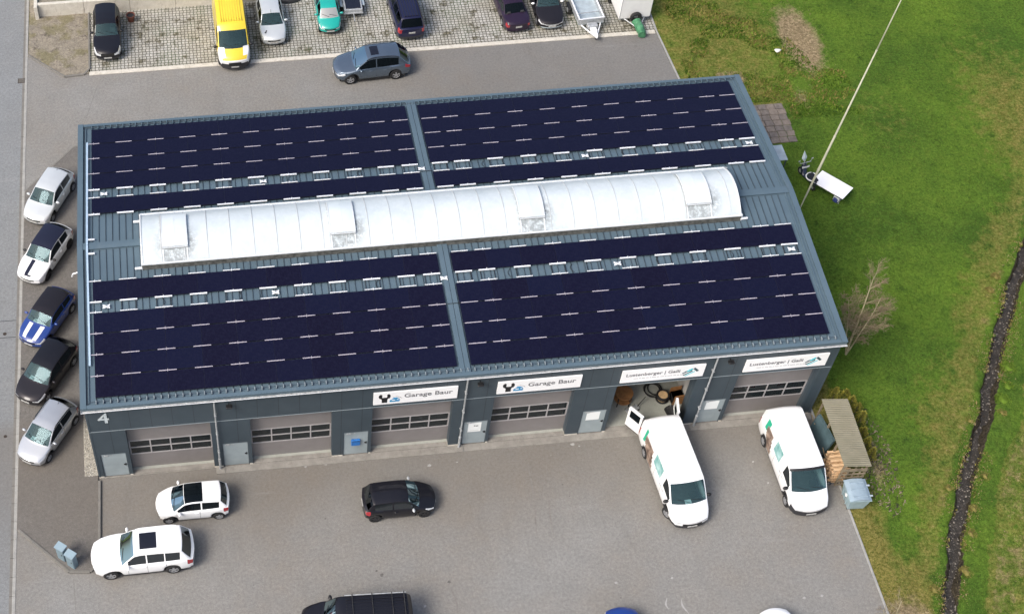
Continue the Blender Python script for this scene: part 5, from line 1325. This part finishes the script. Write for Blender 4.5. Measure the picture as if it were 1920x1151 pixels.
def front_at(px, z, P, heading):
    f = Vector(G(*px, z)[:2]); a = R(heading); c = f-Vector((math.cos(a), math.sin(a)))*P['L']/2; return c.x, c.y
P = hatch(4.28, 1.72, 1.60, 2.62, .85, .33, hlj=(4,5,6,7), cowl=1.35, wt=1.95, rr=3.9, nose=.78, cz=1.02, tz=1.05, paint=blk, hl=.42, mats={}, rim=M['rim'])
x, y = front_at((203,112), .35, P, -90); car('hatchback', 'black retro styled car beside the earth bed at the rear left', 'car', P, x, y, -90, None, ZP)
P = van(L=5.6, Wd=2.02, H=2.50, wb=3.45, paint=yel, extra={'nose_white': wh, 'side_print': prt})
P['top'] = [(0,.85),(.05,1.0),(.22,1.12),(.62,1.34),(1.36,2.14),(1.75,2.42),(2.3,2.50),(5.35,2.5),(5.6,2.3)]; P['sh'] = [(0,.75),(.3,.95),(.8,1.2),(1.6,1.3),(5.6,1.3)]; P['ws'] = (.64,1.40); P['mats'] = {'windscreen': M['glass'], 'grille': wh}
P['key'] = lambda s, y, z, j, side, cap: ('lower_bumper' if (cap == 1 and j <= 4) or (cap == 0 and s < .45 and j <= 3) else None) or ('nose_white|%d' % side if (s < .72 and 4 <= j and (abs(y) > .66 or s < .05) and not (j in (5, 6) and s < .45 and abs(y) > .6)) else None)
P['grj'] = (); x, y = front_at((440,129), .35, P, -90); yv = car('van', 'long yellow delivery van with white nose panels in the rear bays', 'van', P, x, y, -89, None, ZP)
mb = MB(); mb.box(2.80, 2.83, -.38, .38, .62, .80, M['black']); mb.build('grille', yv)
mb = MB()
for k in range(9): mb.bbox(-2.5, .9, -.62+k*.155-.02, -.62+k*.155+.02, 2.45, 2.508, yel, .008)
mb.build('roof_rib', yv)['kind'] = 'stuff'
P = hatch(3.84, 1.66, 1.43, 2.44, .78, .29, cowl=1.02, wt=1.72, rr=3.30, nose=.64, cz=.93, tz=.98, paint=sil2, tum=.40, antenna=1.75)
P['mats'] = {'lower_bumper': M['galv']}
x, y = front_at((513,83), .35, P, -90); sc = car('hatchback', 'silver hatchback parked between the yellow van and the teal pickup', 'car', P, x, y, -88.5, None, ZP)
mb = MB(); mb.add([(1.45,-.50,.832),(1.35,-.40,.842),(1.30,-.46,.845),(1.40,-.56,.835)], [(0,1,2,3)], M['black']); mb.add([(1.36,-.42,.845),(1.22,-.36,.852),(1.18,-.41,.854),(1.32,-.48,.846)], [(0,1,2,3)], M['black']); mb.build('bonnet_vent', sc)
# small teal pickup
P = hatch(4.1, 1.46, 1.42, 2.5, .62, .28, cowl=.62, wt=1.18, rr=1.98, nose=.66, cz=.92, tz=.98, paint=teal_, tum=.36, hl=.25)
P['top'] = [(0,.66),(.05,.72),(.2,.78),(.62,.92),(1.15,1.34),(1.4,1.42),(1.95,1.40),(2.12,.98),(2.2,.80),(4.1,.78)]; P['sh'] = [(0,.6),(.3,.74),(.62,.87),(2.0,.92),(2.2,.72),(4.1,.72)]
P['ws'] = (.66,1.16); P['rw'] = (1.98,2.1); P['sw'] = [(.82,1.85)]; P['seams'] = [.76,1.9]; P['seats'] = [1.65]; P['cab'] = 2.0; P['mats'] = {'windscreen': mat('dusty_glass', (0.30,0.31,0.31), 0.35)}; P['crown'] = .03
x, y = front_at((620,62), .35, P, -90); tp = car('pickup', 'small teal pickup with slatted cargo bed in the rear bays', 'pickup', P, x, y, -90, None, ZP)
mb = MB(); gl_ = mat('bed_green_grey', (0.10,0.15,0.14), 0.6, 0, .2, 4)
for k in range(11): mb.box(-2.0, -.12, -.66+k*.12, -.57+k*.12, .80, .86, gl_)
mb.build('bed_floor', tp); mb = MB()
for yy in (-.72, .69): mb.bbox(-2.02, -.08, yy, yy+.04, .78, 1.12, gl_, .01)
mb.bbox(-2.05, -2.01, -.72, .73, .78, 1.12, gl_, .01); mb.cyl((-.15,-.62,1.42),(-.15,.62,1.42),.03,teal_); mb.cyl((.05,-.60,1.45),(.05,.60,1.45),.02,M['white']); mb.build('bed_side', tp)
P = hatch(4.6, 1.82, 1.76, 2.75, .9, .34, cowl=1.1, wt=1.8, rr=4.28, nose=.72, cz=1.05, tz=1.10, tail=.05, paint=navy, rails=(2.0,4.2), railmat=blk2, rpz=.70, tl=.16, tlj=(4,5,6,7))
P['sw'] = [(1.35,2.4),(2.48,3.3),(3.38,4.2)]; P['mats'] = {'lower_bumper': M['clad']}
def rear_at(px, z, P, heading):
    f = Vector(G(*px, z)[:2]); a = R(heading); c = f+Vector((math.cos(a), math.sin(a)))*P['L']/2; return c.x, c.y
x, y = rear_at((772,72), .35, P, 93); dv = car('people_carrier', 'navy people carrier parked nose in at the rear bays', 'car', P, x, y, 93, None, ZP)
mb = MB(); mb.bbox(-1.85, .35, -.45, .45, 1.752, 1.765, navy, .01)
for k in range(6): mb.bbox(-1.9, .4, -.45+k*.17, -.41+k*.17, 1.74, 1.775, blk2, .01)
mb.build('roof_rib', dv)['kind'] = 'stuff'
def sedan(L, Wd, H, wb, fo, r, **k):
    P = hatch(L, Wd, H, wb, fo, r, **k); c = P['ws'][0]-.03; nz = P['top'][0][1]; cz = P['top'][3][1]; wt = P['ws'][1]
    P['top'] = [(0,nz),(.05,nz+.07),(.2,nz+.11),(c,cz),(wt,H-.05),(wt+.3,H-.01),(L*.60,H-.01),(L*.655,H-.05),(L-.85,1.0),(L-.7,.985),(L-.08,.95),(L,.80)]
    P['sh'] = [(0,nz-.05),(.35,nz+.08),(c,cz-.04),(L*.6,cz-.01),(L-.3,.92),(L,.76)]; P['rw'] = (L*.655+.03, L-.88); P['sw'] = [(c+.22,c+1.15),(c+1.22,L*.655+.35)]; P['seams'] = [c+.1,c+1.18,c+2.1]; P['tum'] = .42; return P
P = sedan(4.4, 1.68, 1.37, 2.6, .8, .30, cowl=1.35, wt=1.95, nose=.66, cz=.92, paint=plum, rpz=.55)
P['mats'] = {'lower_bumper': plum}
x, y = rear_at((970,58), .35, P, 93); car('saloon', 'dark plum saloon parked nose in beside the black saloon', 'car', P, x, y, 95, None, ZP)
P = sedan(4.5, 1.73, 1.42, 2.7, .8, .31, cowl=1.30, wt=1.95, nose=.66, cz=.93, paint=blk2); P['mats'] = {'lower_bumper': M['galv_blue'], 'grille': M['galv']}; P['hl'] = .32; P['ms'] = 1.0; P['mirmat'] = M['white']
x, y = front_at((1034,53), .35, P, -90); car('saloon', 'black saloon with a chrome grille facing the yard', 'car', P, x, y, -89, None, ZP)

# lower border -------------------------------------------------------------
P = van(L=5.1, Wd=1.92, H=1.92, wb=3.0, paint=blk); P['top'] = [(0,.85),(.06,.95),(.3,1.05),(1.05,1.16),(1.62,1.80),(1.85,1.88),(2.3,1.92),(4.9,1.90),(5.1,1.6)]; P['ws'] = (1.08,1.60); P['sw'] = [(1.25,2.2),(2.3,3.4),(3.5,4.7)]; P['seams'] = [1.2,2.25,3.45]; P['mats'] = {'windscreen': M['glass']}
P['handles'] = []; P['tum'] = .22
bv = car('van', 'dark navy van with roof bars cut off by the lower border', 'van', P, 11.62, -9.30, 177.5)
mb = MB()
for sx in (.15, -.75, -1.65, -2.2): mb.cyl((sx, -.78, 1.97), (sx, .78, 1.97), .022, M['dark'], n=6)
for yy in (-.74, .74): mb.cyl((.5, yy, 1.93), (-2.3, yy, 1.93), .022, M['galv'], n=6)
mb.build('roof_rack', bv)
mb = MB()
for k in range(8): mb.bbox(-2.3, .45, -.55+k*.15, -.52+k*.15, 1.88, 1.925, blk, .008)
mb.build('roof_rib', bv)['kind'] = 'stuff'
P = hatch(3.9, 1.78, 1.45, 2.5, .5, .30, cowl=.62, wt=1.4, nose=.80, cz=.98, paint=blu_)
P['mats'] = {'windscreen': M['glass_dark']}
car('hatchback', 'bright blue car whose bonnet just enters at the lower border', 'car', P, 23.65, -11.85, 88)
P = hatch(3.9, 1.66, 1.50, 2.5, .6, .30, cowl=.62, wt=1.4, nose=.78, cz=.98, paint=wh)
P['sun'] = None; P['mats'] = {'windscreen': M['glass_dark']}
car('hatchback', 'white car with dark glass just entering at the lower border', 'car', P, 30.72, -12.62, 92)

# ------------------------------------------------------------------ trailers and yard things
def quadbox(mb, c, mt, z0, z1, T=None): mb.box(c[0], c[1], c[2], c[3], z0, z1, mt, T)
# galvanised flat trailer
x, y, _ = G(1109, 40, .75)
t = thing('car_trailer', 'galvanised open box trailer between the black saloon and the white box trailer', 'trailer', (x, y, ZP), R(3.5))
gb = M['galv_blue']; Lb, Wb = 3.2, 1.62
mb = MB(); mb.box(-Wb/2, Wb/2, 0, Lb, .50, .56, gb); mb.build('bed', t)
mb = MB()
for sx in (-1, 1): mb.bbox(min(sx*(Wb/2-.045), sx*Wb/2), max(sx*(Wb/2-.045), sx*Wb/2), 0, Lb, .56, .92, M['galv'], .01); mb.box(min(sx*(Wb/2-.07), sx*(Wb/2+.02)), max(sx*(Wb/2-.07), sx*(Wb/2+.02)), -.02, Lb, .92, .95, M['alu'])
mb.bbox(-Wb/2+.046, Wb/2-.046, 0, .045, .56, .92, M['galv'], .01); mb.box(-Wb/2+.07, Wb/2-.07, -.02, .065, .92, .95, M['alu']); mb.box(-Wb/2+.05, Wb/2-.05, .62, .67, .86, .90, M['galv']); mb.build('side_wall', t)
mb = MB()
for sx in (-1, 1): mb.cyl((sx*.62, 0, .46), (0, -1.25, .46), .045, M['alu'], n=6)
mb.bbox(-.32, .32, -.42, -.06, .44, .70, M['galv'], .03); mb.bbox(-.20, .20, -.70, -.42, .48, .60, M['alu'], .03)
mb.add([(-.22,-.68,.55),(.22,-.68,.55),(.05,-1.35,.55),(-.05,-1.35,.55),(-.22,-.68,.47),(.22,-.68,.47),(.05,-1.35,.47),(-.05,-1.35,.47)], [(3,2,1,0),(4,5,6,7),(0,1,5,4),(1,2,6,5),(2,3,7,6),(3,0,4,7)], M['white'])
mb.build('drawbar', t)
mb = MB(); mb.cyl((.12,-.9,.1), (.12,-.9,.75), .03, M['galv']); mb.cyl((.08,-.9,.12), (.16,-.9,.12), .11, M['black'], n=12); mb.build('jockey_wheel', t)
for sx in (-1, 1):
    mb = MB(); mb.cyl((sx*(Wb/2+.03), Lb*.55, .30), (sx*(Wb/2+.2), Lb*.55, .30), .30, M['tyre'], n=18); mb.cyl((sx*(Wb/2+.2), Lb*.55, .30), (sx*(Wb/2+.21), Lb*.55, .30), .17, M['galv'], n=14); mb.build('wheel', t)
    mb = MB(); mb.bbox(min(sx*(Wb/2+.02), sx*(Wb/2+.24)), max(sx*(Wb/2+.02), sx*(Wb/2+.24)), Lb*.55-.38, Lb*.55+.38, .60, .64, M['black'], .02); mb.build('mudguard', t)
# white box trailer with covered drawbar
x, y, _ = G(1190, 34, .45)
t = thing('box_trailer', 'white box trailer at the right end of the paved bays', 'trailer', (x, y+.05, ZP), R(2))
mb = MB(); mb.bbox(-1.02, 1.02, .0, 4.2, .42, 2.15, M['white'], .03); mb.build('box_body', t)
mb = MB(); mb.bbox(-1.0, 1.0, .05, 4.1, .30, .42, M['galv'], .02)
for sx in (-1, 1): mb.cyl((sx*.7, 0.1, .36), (0, -1.0, .36), .04, M['galv'], n=6)
mb.build('chassis', t)
for sx in (-1, 1): mb = MB(); mb.cyl((sx*.88, 2.1, .32), (sx*1.05, 2.1, .32), .32, M['tyre'], n=18); mb.build('wheel', t)
mb = MB()
for xx in (-1.0, .97): mb.bbox(xx, xx+.03, -.012, .02, .45, 2.12, M['galv'], .005)
mb.build('corner_trim', t)
mb = MB(); torus(mb, (0,-.20,.62), .26, .12, M['tyre'], 'Y', 22, 8); o = mb.build('spare_wheel', t, smooth=True)
mb = MB(); gc = mat('green_tarpaulin', (0.035,0.16,0.07), 0.5, 0, .4, 3, .6, 6, col2=(.10,.32,.16)); n = 12; rr_ = random.Random(4)
V = []
for j in range(7):
    q = j/6; 
    for i in range(n):
        a = 2*PI*i/n; r_ = (.30-.06*q)*(1+rr_.uniform(-.16,.16)); V.append((.05+.05*q+r_*math.cos(a), -.38-q*1.15, .42+r_*.95*math.sin(a)*(1 if math.sin(a) > 0 else 1.2)-.10*q))
mb.add(V, [(j*n+i, j*n+(i+1)%n, (j+1)*n+(i+1)%n, (j+1)*n+i) for j in range(6) for i in range(n)]+[tuple(range(n)), tuple(6*n+i for i in range(n))], gc)
mb.build('drawbar_cover', t, smooth=True, angle=70)
# little trailer with dark cover
x, y, _ = G(663, 22, .6)
t = thing('utility_trailer', 'small grey trailer with a dark cover behind the teal pickup', 'trailer', (x, y, ZP))
mb = MB(); mb.bbox(-.58, .58, 0, 1.9, .40, .72, M['galv'], .02); mb.build('box_body', t)
mb = MB(); mb.bbox(-.48, .48, .10, 1.8, .72, .76, M['sunroof'], .02); mb.build('cover', t)
mb = MB(); mb.cyl((0,0,.42), (0,-.75,.42), .035, M['galv'], n=6); mb.bbox(-.62,.62,-.06,.0,.42,.50,M['galv'],.01); mb.build('drawbar', t)
for sx in (-1, 1): mb = MB(); mb.cyl((sx*.60, .9, .26), (sx*.74, .9, .26), .26, M['tyre'], n=16); mb.bbox(min(sx*.6,sx*.78), max(sx*.6,sx*.78), .58, 1.22, .52, .56, M['galv_blue'], .02); mb.build('wheel', t)
# dark odds and ends at the top border
x, y, _ = G(553, 0); mb = MB(); torus(mb, (0,0,.11), .22, .10, M['tyre'], 'Z', 20, 8); mb.cyl((0,0,.03),(0,0,.10),.15,M['dark']); o = mb.build('tyre', smooth=True, loc=(x,y,ZP)); tag(o, 'loose black tyre lying on the paving at the top border', 'tyre')
x, y, _ = G(533, 5, .2); mb = MB()
V = []
for i in range(9):
    a = -1+2*i/8; V += [(a*.75, .22*a*a, .02), (a*.75, .22*a*a, .30), (a*.75, .22*a*a+.08, .34)]
mb.add(V, [(i*3, i*3+3, i*3+4, i*3+1) for i in range(8)]+[(i*3+1, i*3+4, i*3+5, i*3+2) for i in range(8)], M['clad']); o = mb.build('loose_bumper', smooth=True, loc=(x+.3,y,ZP)); tag(o, 'dark loose bumper lying beside the silver hatchback at the top border', 'car bumper')

# two utility cabinets
cb = mat('cabinet_blue_grey', (0.17,0.24,0.28), 0.5, 0, .08, 3); cb2 = mat('cabinet_lid', (0.25,0.34,0.39), 0.45, 0, .06, 3)
for (px, py), lab in (((119,1048), 'blue grey utility cabinet, the rear one of the pair'), ((137,1062), 'blue grey utility cabinet, the front one nearer the white suv')):
    x, y, _ = G(px, py, .085); t = thing('utility_cabinet', lab, 'utility cabinet', (x, y+.1, .085), R(-38), None)
    mb = MB(); mb.bbox(-.22, .22, -.15, .15, 0, 1.02, cb, .015); mb.build('housing', t)
    mb = MB(); mb.add([(-.25,-.19,1.02),(.25,-.19,1.02),(.25,.19,1.02),(-.25,.19,1.02),(-.25,-.19,1.06),(.25,-.19,1.06),(.25,.19,1.10),(-.25,.19,1.10)], [(3,2,1,0),(4,5,6,7),(0,1,5,4),(1,2,6,5),(2,3,7,6),(3,0,4,7)], cb2); mb.build('lid', t)
    mb = MB(); mb.box(-.18, .18, -.158, -.151, .10, .96, cb); mb.box(.10, .13, -.175, -.158, .5, .62, M['black']); mb.build('door', t)

# pallet shelter
pw = mat('weathered_wood', (0.22,0.18,0.12), 0.85, 0, .3, 5); pw2 = mat('fresh_pallet_wood', (0.62,0.42,0.24), 0.75, 0, .18, 5)
g = NG('corrugated_beige_sheet', 0.6); xyz = g.sep(); wv = g.math('FRACT', g.math('MULTIPLY', xyz[1], 9.0)); c = g.mix(g.step(g.noise(1.2, 4), .3, .7), (0.20,0.185,0.125), (0.265,0.245,0.175))
c = g.mix(1.0, c, g.step(wv, .0, .5, .82, 1.08), 'MULTIPLY'); c = g.mix(g.step(g.noise(3, 6, .7), .58, .75, 0, .5), c, (.14,.13,.08)); g.color(c); M['corr'] = g.m
t = thing('pallet_shelter', 'open wooden shelter with a corrugated beige roof beside the hall', 'shelter', (36.55, -2.45, 0), R(-2.0))
for i in range(4):
    mb = MB(); y1 = 1.95-i*.975; y0 = y1-.985
    n = 44; V = []
    for j in range(n+1):
        yy = y0+(y1-y0)*j/n; zz = .016*math.sin(j/n*PI*18)
        V += [(-.68, yy, 2.00+zz+i*.003), (.68, yy, 1.88+zz+i*.003)]
    mb.add(V, [(2*j, 2*j+1, 2*j+3, 2*j+2) for j in range(n)], M['corr']); V2 = [(a, b, c-.012) for a, b, c in V]; mb.add(V2, [(2*j+2, 2*j+3, 2*j+1, 2*j) for j in range(n)], M['corr']); mb.build('roof_sheet', t)
mb = MB()
for xx in (-.60, -.05, .55): mb.box(xx, xx+.07, -1.93, 1.93, 1.84-.05*(xx+.6), 1.93-.06*(xx+.6)-.02, pw)
mb.build('rafter', t)
for xx in (-.60, .55):
    for yy in (-1.85, -.62, .62, 1.80): mb = MB(); mb.box(xx, xx+.08, yy, yy+.08, 0, 1.84-.06*(xx+.6), pw); mb.build('post', t)
mb = MB()
for zz in (.15, .45, .75, 1.05, 1.35): mb.box(-.60, .63, -1.90, -1.87, zz, zz+.10, pw)
for xx in (-.3, .0, .3): mb.box(xx, xx+.08, -1.865, -1.83, 0, 1.6, pw)
mb.box(-.6,.6,-1.905,-1.875,1.5,1.58,pw)
mb.build('end_panel', t)
for yy in (1.2, -.75):
    mb = MB(); mb.cyl((-.62,yy,.05), (-.95,yy+.55,.95), .035, pw, n=4); mb.cyl((-.62,yy+.55,.05), (-.95,yy,.95), .035, pw, n=4); mb.build('trestle', t)
# leaning glazing sheets
t = thing('glass_sheets', 'blue grey glass sheets leaning under the west edge of the shelter', 'glass sheets', (35.92, -1.72, 0), R(8))
bg_ = mat('stacked_glass', (0.085,0.135,0.15), 0.15, 0, .2, 2, coat=.5)
for k in range(3):
    mb = MB(); mb.add([(-.10-.05*k,-.85,.25),(-.10-.05*k,.75,.25),(.10-.05*k,.75,1.40),(.10-.05*k,-.85,1.40),(-.13-.05*k,-.85,.25),(-.13-.05*k,.75,.25),(.07-.05*k,.75,1.40),(.07-.05*k,-.85,1.40)], [(0,1,2,3),(7,6,5,4),(0,4,5,1),(1,5,6,2),(2,6,7,3),(3,7,4,0)], bg_); mb.build('pane', t)
mb = MB(); mb.box(-.45, .1, -.95, -.85, .12, .22, M['black']); mb.box(-.45, .1, .72, .82, .12, .22, M['black']); mb.build('foot', t)
# pallet stack : every pallet its own thing
for k in range(5):
    t = thing('pallet', ['bottom', 'second', 'middle', 'fourth', 'top'][k]+' pallet of the fresh timber stack at the low end of the shelter', 'pallet', (36.02+.015*((k*7)%3), -3.55, .02+k*.238), R(-3+((k*5)%3)), 'stacked pallets under the shelter')
    for q in range(3): mb = MB(); mb.box(-.38, .38, -.55+q*.50, -.45+q*.50, 0, .03, pw2); mb.box(-.38, -.26, -.55+q*.50, -.45+q*.5, .03, .20, pw2); mb.box(-.06, .06, -.55+q*.50, -.45+q*.5, .03, .20, pw2); mb.box(.26, .38, -.55+q*.50, -.45+q*.5, .03, .20, pw2); mb.build('bearer', t)
    mb = MB()
    for q in range(5): mb.box(-.42, .42, -.58+q*.255, -.46+q*.255, .20, .235, pw2)
    mb.build('deck_board', t)
# waste container
x, y, _ = G(1604, 950); cn = mat('container_grey_blue', (0.30,0.40,0.43), 0.5, 0, .12, 3, .3, 8); cn2 = mat('container_lid_grey', (0.27,0.35,0.41), 0.45, 0, .1, 3)
t = thing('waste_container', 'pale blue grey waste container on the grass by the lawn kerb', 'waste container', (36.47, -5.20, -.02), R(-3)); t.scale = (.88, .88, .95)
mb = MB()
def taper(mb, x0, x1, y0, y1, z0, X0, X1, Y0, Y1, z1, mt): mb.add([(x0,y0,z0),(x1,y0,z0),(x1,y1,z0),(x0,y1,z0),(X0,Y0,z1),(X1,Y0,z1),(X1,Y1,z1),(X0,Y1,z1)], [(0,3,2,1),(4,5,6,7),(0,1,5,4),(1,2,6,5),(2,3,7,6),(3,0,4,7)], mt)
taper(mb, -.44,.44,-.55,.55,.14, -.56,.56,-.66,.66,1.05, cn); mb.box(-.60,.60,-.70,.70,1.05,1.10,cn)
for yy in (-.3,.0,.3): mb.box(-.572,-.50,yy-.02,yy+.02,.3,1.0,cn)
mb.build('tub', t)
mb = MB(); V = []
for j in range(7):
    xx = -.59+1.18*j/6; zz = 1.10+.13*math.sin(PI*j/6)**.6; V += [(xx,-.68,zz),(xx,.68,zz)]
mb.add(V, [(2*j,2*j+2,2*j+3,2*j+1) for j in range(6)]+[tuple(2*j for j in range(7)), tuple(2*j+1 for j in reversed(range(7)))], cn2)
for yy in (-.45,.0,.42): mb.bbox(-.40,.42,yy-.03,yy+.03,1.19,1.245,cn2,.01)
mb.build('lid', t)
for yy in (-.35,.30): mb = MB(); mb.bbox(.52,.74,yy-.05,yy+.05,1.06,1.12,M['galv_blue'],.02); mb.build('hinge', t)
mb = MB(); mb.cyl((-.575,-.05,.78), (-.545,-.05,.78), .11, M['paper'], n=18); mb.build('sticker', t)
for sx in (-.36,.36):
    for sy in (-.46,.46): mb = MB(); mb.cyl((sx,sy-.03,.09),(sx,sy+.03,.09),.085,M['tyre'],n=12); mb.build('wheel', t)

# scooter, table, flag pole in the meadow
nv = mat('scooter_navy', (0.016,0.022,0.045), 0.3, coat=.5)
x, y, _ = G(1512, 335, .3)
t = thing('motor_scooter', 'dark scooter with white trim parked in the grass beside the pale mast', 'scooter', (x+.05, y, 0), R(102))
mb = MB(); V = []; n = 10   # body loft along x
secs = [(-.85,.10,.55,.75),(-.6,.19,.35,.82),(-.2,.20,.30,.80),(.05,.16,.28,.42),(.35,.17,.26,.36),(.50,.20,.28,.85),(.62,.17,.40,1.02),(.70,.08,.6,1.0)]
for sx, w_, za, zb_ in secs:
    for i in range(n): a = 2*PI*i/n; V.append((sx, w_*math.cos(a), (za+zb_)/2+(zb_-za)/2*math.sin(a)))
mb.add(V, [(j*n+i, j*n+(i+1)%n, (j+1)*n+(i+1)%n, (j+1)*n+i) for j in range(len(secs)-1) for i in range(n)]+[tuple(range(n)), tuple((len(secs)-1)*n+i for i in range(n))], nv); mb.build('body', t, smooth=True)
mb = MB(); mb.bbox(-.75,-.05,-.16,.16,.80,.88,M['black'],.04); mb.build('seat', t)
mb = MB(); torus(mb, (-.3,0,.74), .33, .035, M['white'], 'Z', 22, 6); mb.bbox(.40,.47,-.24,.24,.78,.90,M['white'],.03); mb.build('white_trim', t)
for sx in (-.62,.72): mb = MB(); torus(mb, (sx,0,.24), .18, .06, M['tyre'], 'Y', 20, 8); mb.cyl((sx,-.03,.24),(sx,.03,.24),.12,M['galv'],n=12); mb.build('wheel', t)
mb = MB(); mb.cyl((.58,0,.95),(.60,0,1.06),.03,M['black']); mb.cyl((.58,-.36,1.04),(.58,.36,1.04),.02,M['galv'])
for sy in (-1,1): mb.cyl((.58,sy*.30,1.04),(.62,sy*.42,1.22),.01,M['galv'],n=5); mb.bbox(.60,.64,sy*.42-.06,sy*.42+.06,1.20,1.28,M['galv'],.02)
mb.build('handlebar', t)
mb = MB(); mb.add([(.66,0,1.0),(.80,-.17,1.22),(.98,0,1.62),(.80,.17,1.22),(.70,0,1.22)], [(0,1,4),(1,2,4),(2,3,4),(3,0,4)], M['galv_blue']); mb.add([(.655,0,1.0),(.795,-.17,1.22),(.975,0,1.62),(.795,.17,1.22)], [(0,1,2,3)], M['alu']); mb.build('windshield', t)
x, y, _ = G(1561, 346, .75)
t = thing('folding_table', 'long white folding table standing in the meadow beside the scooter', 'table', (x, y, 0), math.atan2(-1.5, 1.3))
mb = MB(); mb.bbox(-1.0,1.0,-.57,.57,.70,.75,mat('table_white',(0.92,0.92,0.92),.4),.01); mb.build('tabletop', t)
for sx in (-.8,.8):
    for sy in (-.33,.33): mb = MB(); mb.cyl((sx,sy,-.02),(sx,sy,.70),.02,M['galv'],n=6); mb.build('leg', t)
bx_, by_, _ = G(1572, 368, .3)
t2 = thing('tool_bag', 'blue bag half under the lower edge of the white folding table', 'bag', (bx_, by_, 0), .6)
mb = MB(); mb.bbox(-.26,.26,-.16,.16,0,.30,mat('bag_blue',(0.03,0.05,0.20),.7,0,.4,6),.07); mb.build('body', t2)
mb = MB(); mb.box(-.20,-.12,-.168,.168,.05,.31,M['paper']); torus(mb, (0,0,.30), .12, .018, M['black'], 'Y', 14, 5); mb.build('strap', t2)
# tall mast
x, y, _ = G(1496, 398)
px_, py_, _ = G(1690, 0, 12.0)
tp_ = Vector((px_-x, py_-y, 12.0)); k_ = 1.25; top = tp_*k_
t = thing('mast', 'tall slender pale mast leaning over the meadow beside the hall', 'mast', (x, y, 0))
ms_ = mat('mast_pale', (0.46,0.46,0.34), 0.5, 0, .08, 1.5)
mb = MB(); mb.cyl((0,0,-.2), top*.06, .034, ms_, .04, 8, False); mb.cyl(top*.06, top*.17, .045, ms_, .07, 8, False); mb.cyl(top*.17, top*.30, .072, ms_, .06, 8, False); mb.cyl(top*.30, top*.62, .056, ms_, .042, 8, False); mb.cyl(top*.62, top, .04, ms_, .026, 8); mb.build('pole', t, smooth=True)
mb = MB()
for q, r_ in ((.06,.05),(.17,.085),(.30,.075),(.62,.058)): a = top*q; b = top*(q+.003); mb.cyl(a, b, r_, ms_, n=8)
mb.build('sleeve', t)
